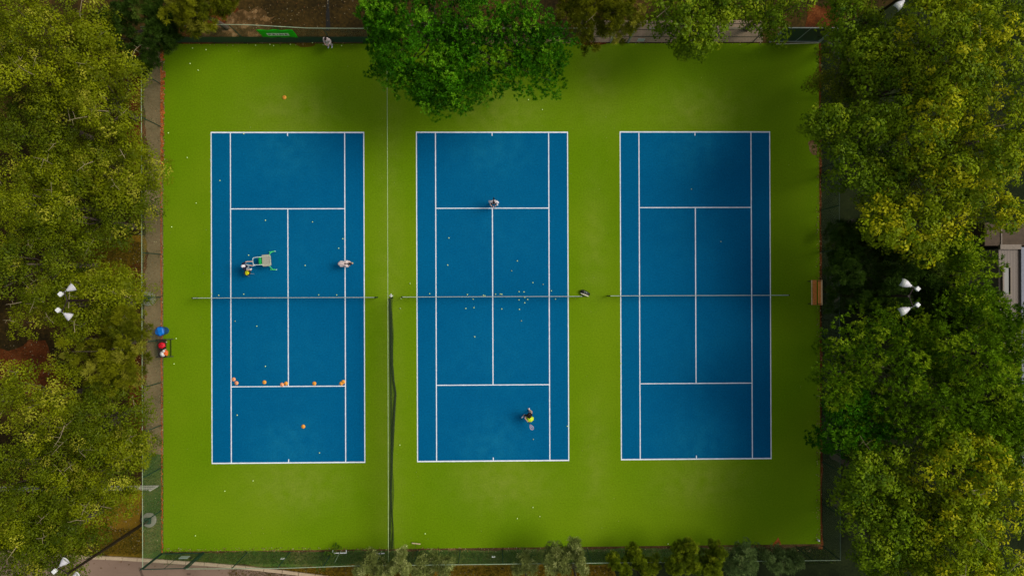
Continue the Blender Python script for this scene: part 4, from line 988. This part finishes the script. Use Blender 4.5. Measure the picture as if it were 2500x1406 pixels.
#        kind     puff r    coverage      dark colour           light colour            accent            accent share
KIND = {
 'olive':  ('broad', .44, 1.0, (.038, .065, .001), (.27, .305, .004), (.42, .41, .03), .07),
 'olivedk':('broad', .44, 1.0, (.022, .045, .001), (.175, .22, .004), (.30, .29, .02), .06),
 'lush':   ('star', .66, 1.0, (.008, .055, .001), (.085, .30, .003), (.20, .44, .012), .16),
 'plane':  ('maple', .42, 1.0, (.04, .09, .001), (.27, .34, .004), (.46, .44, .006), .22),
 'planegr':('maple', .40, 1.0, (.020, .06, .001), (.19, .29, .004), (.27, .34, .010), .12),
 'tuft':   ('star', .66, 1.0, (.015, .06, .001), (.19, .34, .005), (.32, .44, .012), .18),
 'pine':   ('needle', .52, 1.1, (.045, .065, .002), (.27, .28, .007), (.32, .31, .03), .08),
 'pinedk': ('needle', .52, 1.0, (.010, .026, .003), (.06, .12, .010), (.12, .18, .02), .06),
}
def crown_mesh(lobes, kind, seed):
    """lobes: (x,y,z,r) blobs of foliage; leaf quads are spread over each blob's surface"""
    r = np.random.default_rng(seed); tk, cr, dens, cd, cl_, ca, share = KIND[kind]
    cd, cl_, ca = map(np.array, (cd, cl_, ca)); VV, CC = [], []
    for (x, y, z, lr) in lobes:
        n_ = max(5, int(dens * (5.0 if tk in ('star', 'needle') else 3.6) * (lr / cr) ** 2))
        v = r.normal(0, 1, (n_ * 14, 3)); v /= np.linalg.norm(v, axis=1)[:, None]; v = v[v[:, 2] > -.25]
        keep = []; dmin = (1.24 if tk in ('star', 'needle') else 1.28) * cr / max(lr, cr)       # puffs keep their distance so that gaps stay between them
        for c_ in v:
            if all(np.dot(c_ - k_, c_ - k_) > dmin * dmin for k_ in keep): keep.append(c_)
            if len(keep) >= n_: break
        v = np.array(keep); n_ = len(v)
        pos = np.array([x, y, z]) + v * lr * np.array([1, 1, .85]) * r.uniform(.62, 1.14, (n_, 1)) + r.normal(0, .05, (n_, 3))
        lob_f = r.uniform(.0, 1.0)
        for tno in range(10):
            idx = np.nonzero(r.integers(0, 10, n_) == tno)[0] if False else np.arange(tno, n_, 10)
            if len(idx) == 0: continue
            T = TEMP[tk][tno]; m_ = len(idx)
            ax = v[idx] * .75 + np.array([0, 0, .75]) + r.normal(0, .22, (m_, 3)); ax /= np.linalg.norm(ax, axis=1)[:, None]
            ref = r.normal(0, 1, (m_, 3)); a = np.cross(ax, ref); a /= np.linalg.norm(a, axis=1)[:, None]; b_ = np.cross(ax, a)
            M = np.stack([a, b_, ax], axis=2)
            sc = cr * r.uniform(.7, 1.25, m_)
            T = T * np.array([1, 1, 1.25])
            P_ = np.einsum('mij,kqj->mkqi', M, T) * sc[:, None, None, None] + pos[idx][:, None, None, :]
            k_ = T.shape[0]
            f = np.clip(.62 * r.random((m_, 1)) + .22 * r.random((m_, k_)) + .3 * lob_f - .05, 0, 1)[..., None]
            col = cd * (1 - f) + cl_ * f
            ac = (r.random((m_, 1)) < share * (.4 + 1.6 * lob_f))[..., None] * r.uniform(.4, 1, (m_, k_, 1)); col = col * (1 - ac) + ca * ac
            VV.append(P_.reshape(-1, 3)); CC.append(np.repeat(col.reshape(-1, 3), 4, axis=0))
    Vv = np.concatenate(VV); Cc = np.concatenate(CC); nq = len(Vv) // 4
    me = bpy.data.meshes.new('crown'); me.vertices.add(len(Vv)); me.vertices.foreach_set('co', Vv.astype(np.float32).ravel())
    me.loops.add(nq * 4); me.loops.foreach_set('vertex_index', np.arange(nq * 4, dtype=np.int32))
    me.polygons.add(nq); me.polygons.foreach_set('loop_start', np.arange(0, nq * 4, 4, dtype=np.int32))
    me.update(calc_edges=True)
    ca_ = me.color_attributes.new('tint', 'FLOAT_COLOR', 'POINT'); ca_.data.foreach_set('color', np.concatenate([Cc, np.ones((len(Cc), 1))], 1).astype(np.float32).ravel())
    me.materials.append(m_leaf); return me
NQ = 0
X0, X1, Y0, Y1 = g(335, 700)[0], g(2032, 700)[0], g(1200, 1376)[1], g(1200, 70)[1]
def base_outside(x, y):
    """trees grow outside the fence: move a base to the nearest outer side"""
    if X0 < x < X1 and Y0 < y < Y1:
        k = min((x - X0, (X0, y)), (X1 - x, (X1, y)), (y - Y0, (x, Y0)), (Y1 - y, (x, Y1)))
        return k[1]
    return (x, y)
def px_of(x, y, z):
    v = RM.transposed() @ (Vector((x, y, z)) - CAM); return 1250 + F * v.x / -v.z
def tree(label, px, py, rpx, z, kind, seed, name='broadleaf_tree', group=None, limit=None, extra=(), flat=.42, drop=.18, twigs=0, lob=(.21, .32), rx=1.0):
    """crown centre seen at pixel (px,py) at height z; rpx = crown radius in photo pixels"""
    global NQ
    c = at(px, py, z); ppm = F / (CAM.z - z); R = rpx / ppm; r = random.Random(seed)
    b0 = base_outside(c.x, c.y); off = Vector((c.x - b0[0], c.y - b0[1], 0))
    t = thing(name, label, 'tree', (b0[0], b0[1], 0), group=group)
    lobes = []; tries = 0; N_ = int(9 + (R / .95) ** 2 * 1.5)
    while len(lobes) < N_ and tries < 4000:
        tries += 1
        rr = R * math.sqrt(r.random()) * .86; a_ = r.uniform(0, 2 * PI); lr = max(.55, min(1.7, R * r.uniform(*lob))) * r.uniform(.75, 1.15)
        x, y = rr * math.cos(a_) * rx, rr * math.sin(a_)
        if any(math.hypot(x - q[0], y - q[1]) < .56 * (lr + q[3]) for q in lobes): continue
        zz = z - flat * R * (rr / R) ** 2 + r.uniform(-1.4, 1.0)
        if limit:
            e_ = lr * 1.12; fz = r.uniform(0, 16)
            if group == GL and px_of(c.x + x + e_, c.y + y, zz) > limit + fz: continue
            if group == GR and px_of(c.x + x - e_, c.y + y, zz) < limit - fz: continue
        if r.random() < drop: zz -= r.uniform(1.4, 3.0)
        lobes.append((x, y, zz, lr))
    for (ex, ey, er) in extra:                        # named extra limbs, pixel positions
        q = at(ex, ey, z - 1.0); er = er / ppm
        for k in range(max(3, int(er * er * 1.9))):
            a_ = r.uniform(0, 2 * PI); d_ = er * math.sqrt(r.random()) * .8; lobes.append((q.x - c.x + d_ * math.cos(a_), q.y - c.y + d_ * math.sin(a_), z - 1.0 - .25 * d_ + r.uniform(-.7, .5), r.uniform(.6, 1.05)))
    lobes = [(q[0] + off.x, q[1] + off.y, q[2], q[3]) for q in lobes]
    under = [(q[0], q[1], q[2] - q[3] - r.uniform(.6, 1.4), q[3] * .8) for q in lobes if r.random() < .6]
    me = crown_mesh(lobes + under, kind, seed); o = bpy.data.objects.new('crown', me); C.objects.link(o); o.parent = t; NQ += len(me.polygons)
    tr = MB(); zt = z - 1.0; r0 = .07 + .022 * R + .006 * z
    bend = (r.uniform(-.4, .4) + off.x, r.uniform(-.4, .4) + off.y)
    tr.tube([(0, 0, -.05), (0, 0, .3), (bend[0] * .25, bend[1] * .25, zt * .35), (bend[0] * .6, bend[1] * .6, zt * .6), (bend[0], bend[1], zt)], [r0 * 1.5, r0 * 1.15, r0, r0 * .8, r0 * .3], 10)
    tr.build('trunk', m_bark, t, smooth=True)
    bm_ = MB()
    for q in lobes:
        if r.random() < .7:
            s = Vector((bend[0] * .6, bend[1] * .6, zt * .6)); e = Vector(q[:3]); m_ = s.lerp(e, .5) + Vector((0, 0, -.25)) + Vector((r.uniform(-.3, .3), r.uniform(-.3, .3), 0))
            bm_.tube([s, m_, e], [r0 * .38, r0 * .22, .015], 5, False)
    if bm_.v: bm_.build('branches', m_bark, t, smooth=True)
    if twigs:
        for k in range((twigs + 1) // 2):
            tw = MB()
            q = r.choice(lobes); p0 = Vector(q[:3]) + Vector((r.uniform(-.5, .5), r.uniform(-.5, .5), q[3] * .62)); dd = Vector((r.uniform(-1, 1), r.uniform(-1, 1), r.uniform(.05, .3))).normalized()
            L_ = r.uniform(.6, 1.7); p1 = p0 + dd * L_ * .5 + Vector((0, 0, .08)); p2 = p0 + dd * L_ + Vector((r.uniform(-.2, .2), r.uniform(-.2, .2), .1))
            tw.tube([p0, p1, p2], [.022, .016, .006], 4, False); tw.tube([p1, p1 + Vector((dd.y, -dd.x, .15)) * L_ * .35], [.012, .005], 4, False); tw.tube([p1.lerp(p2, .4), p1.lerp(p2, .4) + Vector((-dd.y, dd.x, .1)) * L_ * .3], [.01, .004], 4, False)
            tw.build('bare_twig', m_twig, t)
    return t
GL, GT, GR, GB = 'trees left of the courts', 'trees above the courts', 'trees right of the courts', 'conifers below the courts'
tree('olive tree filling the upper left corner with pale twigs', 70, 90, 150, 9.5, 'olive', 101, group=GL, limit=342, twigs=16, extra=((215, 60, 60),))
tree('olive tree beside the upper end of the dirt path, lower-growing', 232, 215, 108, 8.0, 'olive', 102, group=GL, limit=342, twigs=12)
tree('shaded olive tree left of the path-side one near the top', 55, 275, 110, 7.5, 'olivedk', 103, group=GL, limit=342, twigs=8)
tree('olive tree overhanging the dirt path left of the left court top', 272, 400, 102, 7.0, 'olive', 104, group=GL, limit=342, twigs=12, extra=((372, 428, 22),))
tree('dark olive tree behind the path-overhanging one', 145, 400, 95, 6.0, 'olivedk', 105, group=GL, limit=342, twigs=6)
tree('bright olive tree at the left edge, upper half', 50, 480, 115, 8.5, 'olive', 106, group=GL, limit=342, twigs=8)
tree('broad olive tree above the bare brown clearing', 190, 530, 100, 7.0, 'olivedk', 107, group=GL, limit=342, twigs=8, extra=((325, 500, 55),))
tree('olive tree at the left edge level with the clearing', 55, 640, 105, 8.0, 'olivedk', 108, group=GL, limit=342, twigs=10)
tree('olive tree under the upper left floodlight lamps', 185, 745, 92, 7.2, 'olive', 109, group=GL, limit=342, twigs=18, extra=((290, 700, 48), (60, 760, 50)))
tree('rounded pine below the left floodlight, nearest the black bench', 255, 850, 104, 6.5, 'pine', 110, 'pine_tree', group=GL, limit=342)
tree('yellow-green tree beside the dark clearing at left edge', 60, 985, 105, 8.5, 'olive', 111, group=GL, limit=342, twigs=8)
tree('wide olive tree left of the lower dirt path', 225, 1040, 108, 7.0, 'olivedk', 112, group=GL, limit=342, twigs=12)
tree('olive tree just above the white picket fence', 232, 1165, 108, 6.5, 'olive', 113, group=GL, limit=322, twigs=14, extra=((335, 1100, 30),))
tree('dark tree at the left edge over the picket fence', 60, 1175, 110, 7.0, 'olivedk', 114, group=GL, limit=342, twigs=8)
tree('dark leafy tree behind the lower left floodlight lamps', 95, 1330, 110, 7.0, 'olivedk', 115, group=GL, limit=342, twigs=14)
tree('tree at the left edge below the picket fence', 10, 1285, 70, 7.5, 'olive', 116, group=GL, limit=342, twigs=4)
tree('leafy tree in the bottom left corner over the road', 25, 1385, 75, 7.0, 'olivedk', 117, group=GL, twigs=6)
tree('shaded pine tucked in the upper left corner of the fence', 315, 70, 85, 6.0, 'pinedk', 120, 'pine_tree', group=GT, extra=((380, 40, 40),))
tree('olive pine with visible trunk above the sandy patch', 450, -5, 62, 7.0, 'pine', 121, 'pine_tree', group=GT, extra=((520, -5, 30),))
tree('large deep green tree hanging over the turf at top centre', 1060, 60, 175, 8.5, 'lush', 122, group=GT, lob=(.21, .30), drop=.08, extra=((1165, 195, 68), (1290, 60, 95), (1300, 180, 68), (935, 110, 60), (1005, 185, 58), (1080, 150, 80), (1060, 215, 30), (1345, 110, 40), (920, 40, 60)))
tree('olive feathery pine between dark tree and paving', 1450, 5, 80, 7.0, 'pine', 123, 'pine_tree', group=GT, twigs=6, extra=((1540, 60, 35),))
tree('yellow-green leafy tree above the paving slabs', 1705, 5, 100, 7.5, 'planegr', 124, group=GT, twigs=5, extra=((1690, 90, 28), (1800, 20, 60)))
tree('leafy tree above the upper right gate', 1905, 5, 70, 6.5, 'planegr', 125, group=GT)
tree('dark small-leaved tree right of the upper right gate', 2090, 40, 95, 7.0, 'planegr', 130, group=GR, limit=2028)
tree('gloomy low tree beside the upper right fence corner', 2075, 185, 62, 5.0, 'olivedk', 131, group=GR, limit=2028)
tree('yellow-tinged plane tree in the upper right corner', 2375, 75, 175, 11.0, 'plane', 132, group=GR, limit=2028, twigs=6)
tree('green plane tree between upper right lamp and golden tree', 2205, 195, 115, 9.0, 'planegr', 133, group=GR, limit=2028, extra=((2125, 130, 35),))
tree('golden plane tree at the right edge, upper half', 2410, 320, 165, 12.0, 'plane', 134, group=GR, limit=2028, twigs=5)
tree('green plane tree reaching over the right fence', 2140, 365, 125, 9.0, 'planegr', 135, group=GR, limit=2028, extra=((2020, 300, 28), (2070, 300, 40)))
tree('bright plane tree above the evergreen and building', 2290, 505, 135, 10.5, 'plane', 136, group=GR, limit=2028, extra=((2150, 540, 50), (2450, 520, 60)))
tree('dark evergreen behind the wooden bench and floodlight', 2150, 680, 108, 7.0, 'pinedk', 137, 'evergreen_tree', group=GR, limit=2028, extra=((2260, 700, 60),))
tree('rounded grey-green evergreen beside the building', 2375, 665, 84, 7.5, 'tuft', 138, 'evergreen_tree', group=GR, limit=2028)
tree('tufted green tree below the right floodlight', 2190, 890, 165, 9.0, 'tuft', 139, group=GR, limit=2028, lob=(.18, .28), extra=((2040, 960, 40),))
tree('tufted green tree at the right edge below the building', 2420, 850, 125, 10.0, 'tuft', 140, group=GR, limit=2028, lob=(.2, .3))
tree('dark tufted tree overhanging the right fence, lower half', 2100, 1040, 95, 7.0, 'lush', 141, group=GR, limit=2028, lob=(.2, .3))
tree('tufted green tree at right, below the middle', 2350, 1020, 120, 9.5, 'tuft', 142, group=GR, limit=2028, lob=(.2, .3))
tree('golden plane tree at the right edge, lower half', 2390, 1190, 130, 10.5, 'plane', 143, group=GR, limit=2028, twigs=8)
tree('plane tree reaching towards the lower right turf corner', 2160, 1190, 115, 8.5, 'planegr', 144, group=GR, limit=2028, twigs=8)
tree('yellow-green plane tree in the lower right corner', 2400, 1350, 140, 10.5, 'plane', 145, group=GR, limit=2028, twigs=6)
tree('small dark evergreen between right fence and plane tree, above the bench', 2095, 590, 52, 5.5, 'pinedk', 151, 'evergreen_tree', group=GR, limit=2028)
tree('low dark evergreen just below the right floodlight lamps', 2300, 765, 62, 6.0, 'pinedk', 150, 'evergreen_tree', group=GR, limit=2028)
tree('tufted tree at the right edge hiding the lower end of the building', 2495, 800, 70, 8.0, 'tuft', 149, group=GR, limit=2028, lob=(.2, .3))
tree('green tree at the right edge between building and golden tree', 2500, 1010, 90, 9.0, 'tuft', 147, group=GR, limit=2028, lob=(.2, .3))
tree('plane tree at the right edge just above the lower golden tree', 2500, 1115, 70, 8.5, 'planegr', 148, group=GR, limit=2028)
tree('plane tree at the bottom edge, right of the fence corner', 2200, 1330, 120, 9.0, 'planegr', 146, group=GR, limit=2028, twigs=6)
# conifers along the bottom edge
KIND['greyc'] = ('spray', .26, 1.1, (.08, .11, .02), (.31, .35, .09), (.48, .50, .18), .15)
KIND['pinec'] = ('needle', .30, 1.0, (.05, .09, .004), (.26, .33, .010), (.38, .43, .02), .10)
KIND['greend'] = ('spray', .27, 1.0, (.04, .08, .018), (.18, .26, .07), (.30, .38, .12), .10)
def conifer(label, px, py, rpx, z, kind, seed, spires):
    """crown of several upright spires; spires = (pixel x, pixel y, radius px) of each tip at height z"""
    c = at(px, py, z); b0 = base_outside(c.x, c.y); t = thing('conifer_tree', label, 'conifer', (b0[0], b0[1], 0), group=GB)
    ppm = F / (CAM.z - z); r = random.Random(seed); lobes = []; tips = []
    for (sx, sy, sr) in spires:
        q = at(sx, sy, z); x, y, R = q.x - b0[0], q.y - b0[1], sr / ppm; tips.append((x, y))
        n_ = max(4, int(R / .16))
        for k in range(n_ * 3):
            a_ = r.uniform(0, 2 * PI); u = r.random(); d_ = R * .75 * math.sqrt(r.random()) * (.35 + .65 * u)
            lobes.append((x + d_ * math.cos(a_) * .9, y + d_ * math.sin(a_), z - .2 - 1.7 * u + r.uniform(-.2, .2), max(.14, R * r.uniform(.16, .30))))
    me = crown_mesh(lobes, kind, seed); o = bpy.data.objects.new('crown', me); C.objects.link(o); o.parent = t
    MB().tube([(0, 0, -.05), (0, 0, z * .5), (0, 0, z * .8)], [.09, .07, .03], 8).build('trunk', m_bark, t)
    bm_ = MB()
    for x, y in tips: bm_.tube([(0, 0, z * .35), (x * .6, y * .6, z * .6), (x, y, z - .2)], [.045, .035, .01], 5, False)
    bm_.build('branches', m_bark, t)
conifer('grey-green conifer at the bottom edge, leftmost of the row', 900, 1412, 40, 3.6, 'greyc', 201, [(905, 1372, 20), (890, 1392, 26), (912, 1398, 26), (870, 1402, 18)])
conifer('tall pointed grey-green conifer left of the divider cable', 945, 1412, 36, 4.2, 'greyc', 202, [(972, 1366, 18), (965, 1388, 24), (930, 1404, 24), (985, 1402, 16), (950, 1400, 20)])
conifer('wide olive-green conifer below the wooden brush', 1070, 1415, 52, 3.2, 'greyc', 204, [(1030, 1388, 24), (1062, 1382, 26), (1092, 1388, 24), (1045, 1402, 26), (1085, 1404, 26), (1020, 1404, 18)])
conifer('pale low conifer at the bottom left of the tall pale one', 1285, 1415, 42, 3.4, 'greyc', 205, [(1285, 1384, 24), (1300, 1398, 28), (1268, 1402, 22)])
conifer('tall pale conifer crossing the bottom fence rail', 1360, 1412, 40, 4.6, 'greyc', 206, [(1357, 1356, 22), (1345, 1368, 20), (1372, 1376, 28), (1352, 1394, 32), (1388, 1362, 14), (1380, 1400, 24)])
conifer('slim pale conifer with the highest tip of the row', 1415, 1415, 28, 4.8, 'greyc', 207, [(1407, 1342, 12), (1413, 1358, 16), (1418, 1376, 20), (1425, 1396, 24)])
conifer('low green pine left of the tall pine below the right court', 1570, 1412, 60, 3.8, 'pinec', 208, [(1506, 1382, 16), (1555, 1368, 20), (1570, 1384, 28), (1530, 1398, 24), (1600, 1392, 24), (1585, 1404, 26)])
conifer('tall green pine overlapping the bottom fence plate', 1678, 1412, 55, 5.0, 'pinec', 209, [(1693, 1346, 16), (1688, 1364, 22), (1672, 1382, 28), (1700, 1388, 28), (1650, 1396, 24), (1668, 1354, 12)])
conifer('small green pine just right of the tall one', 1745, 1412, 32, 4.4, 'pinec', 210, [(1766, 1358, 18), (1745, 1382, 24), (1728, 1396, 20), (1755, 1398, 22)])
conifer('bushy grey-green conifer at the bottom, left of the last one', 1830, 1412, 52, 4.6, 'greend', 211, [(1832, 1350, 24), (1820, 1372, 30), (1842, 1384, 30), (1800, 1392, 26), (1815, 1402, 28)])
conifer('wide grey-green conifer nearest the bottom right fence corner', 1925, 1415, 55, 4.0, 'greend', 212, [(1885, 1372, 22), (1920, 1366, 26), (1950, 1374, 24), (1905, 1390, 30), (1940, 1394, 28), (1962, 1384, 14)])
print('leaf quads', NQ)
# weed by the bottom fence
p = at(812, 1346, .4); wd_ = thing('weed_plant', 'leafy weed growing at the bottom fence left of the U-shaped squeegee', 'plant', (p.x, p.y, 0))
KIND['weed'] = ('star', .3, 4, (.05, .12, .01), (.10, .2, .02), (.2, .24, .04), .1)
o = bpy.data.objects.new('foliage', crown_mesh([(0, 0, .35, .25), (.35, .15, .25, .2), (-.2, -.2, .5, .2), (-.4, -.5, .9, .2), (-.55, -.7, 1.3, .18)], 'weed', 5)); C.objects.link(o); o.parent = wd_
MB().tube([(0, 0, 0), (-.3, -.3, .7), (-.55, -.7, 1.3)], .02, 5).build('stem', m_bark, wd_)

# loose leaves and litter, grass blades
def scatter(name, label, cat, regions, count, size, cols, seed, z=.015, upright=False):
    r = np.random.default_rng(seed); VV = []; CC = []
    ar = np.array([abs((x1 - x0) * (y1 - y0)) * w_ for (x0, y0, x1, y1, w_) in regions]); ar = ar / ar.sum()
    for (reg, fr_) in zip(regions, ar):
        n_ = int(count * fr_); x0, y0, x1, y1, _ = reg
        for k in range(n_):
            q = at(r.uniform(x0, x1), r.uniform(y0, y1)); a_ = r.uniform(0, 2 * PI); s = size * r.uniform(.5, 1.4)
            if upright:
                b0 = np.array([q.x, q.y, -.02]); w_ = np.array([math.cos(a_), math.sin(a_), 0]) * s * .14; tip = b0 + np.array([r.normal(0, .35) * s, r.normal(0, .35) * s, s])
                VV.append([b0 - w_, b0 + w_, tip + w_ * .3, tip - w_ * .3])
            else:
                u = np.array([math.cos(a_), math.sin(a_), r.normal(0, .2)]) * s; v = np.array([-math.sin(a_), math.cos(a_), r.normal(0, .2)]) * s * .6; c0 = np.array([q.x, q.y, z + s * .25])
                VV.append([c0 - u, c0 - v, c0 + u, c0 + v])
            c_ = np.array(cols[r.integers(0, len(cols))]) * r.uniform(.7, 1.2); CC += [c_] * 4
    Vv = np.array(VV).reshape(-1, 3); Cc = np.array(CC); nq = len(Vv) // 4
    me = bpy.data.meshes.new(name); me.from_pydata(Vv.tolist(), [], [(4 * i, 4 * i + 1, 4 * i + 2, 4 * i + 3) for i in range(nq)])
    ca_ = me.color_attributes.new('tint', 'FLOAT_COLOR', 'POINT'); ca_.data.foreach_set('color', np.concatenate([Cc, np.ones((len(Cc), 1))], 1).astype(np.float32).ravel())
    me.materials.append(m_leaf); o = bpy.data.objects.new(name, me); C.objects.link(o); return tag(o, label, cat, kind='stuff')
scatter('fallen_leaves', 'dry leaves strewn along the fence feet and turf edges', 'leaves',
  [(392, 108, 403, 430, 4), (393, 430, 400, 1345, 2), (402, 1336, 1990, 1346, 1.6), (1992, 110, 2006, 1330, 1.5), (352, 110, 396, 1345, .25), (400, 104, 870, 112, .8), (1390, 104, 1990, 110, .8), (330, 590, 352, 1100, .4)],
  3300, .042, [(.22, .12, .04), (.34, .22, .08), (.14, .08, .03), (.40, .34, .18), (.08, .05, .015)], 31)
scatter('fallen_leaves', 'pale dry leaves scattered over the brown ground outside the fence', 'leaves',
  [(100, 560, 352, 700, 1), (150, 1230, 352, 1350, 1), (480, 0, 870, 72, .3), (0, 830, 200, 980, .6), (180, 1362, 800, 1406, .15), (560, 1380, 1500, 1406, .6)],
  2600, .045, [(.22, .16, .08), (.16, .09, .03), (.30, .26, .16), (.12, .05, .015), (.08, .05, .015)], 32)
scatter('grass', 'short green grass growing along the bottom fence', 'grass', [(352, 1110, 396, 1350, .5), (402, 1346, 1500, 1376, 1), (1500, 1340, 2040, 1374, .5)], 26000, .11, [(.07, .15, .015), (.04, .11, .01), (.12, .17, .02), (.18, .17, .05)], 33, upright=True)
scatter('dry_grass', 'yellowed grass outside the fence at bottom and left', 'grass', [(180, 1290, 352, 1352, 1), (560, 1382, 1500, 1425, .8), (210, 590, 352, 700, 1)], 22000, .12, [(.14, .10, .01), (.2, .13, .012), (.10, .09, .012), (.07, .07, .01)], 34, upright=True)
scatter('turf_debris', 'tiny pale specks of litter on the green turf', 'litter', [(402, 112, 1995, 320, 1), (402, 1135, 1995, 1330, 1), (402, 320, 510, 1130, 1), (895, 320, 1010, 1130, 1), (1392, 320, 1510, 1130, 1), (1886, 320, 1990, 1130, 1)],
  260, .02, [(.45, .5, .25), (.3, .35, .12), (.5, .42, .2)], 35)
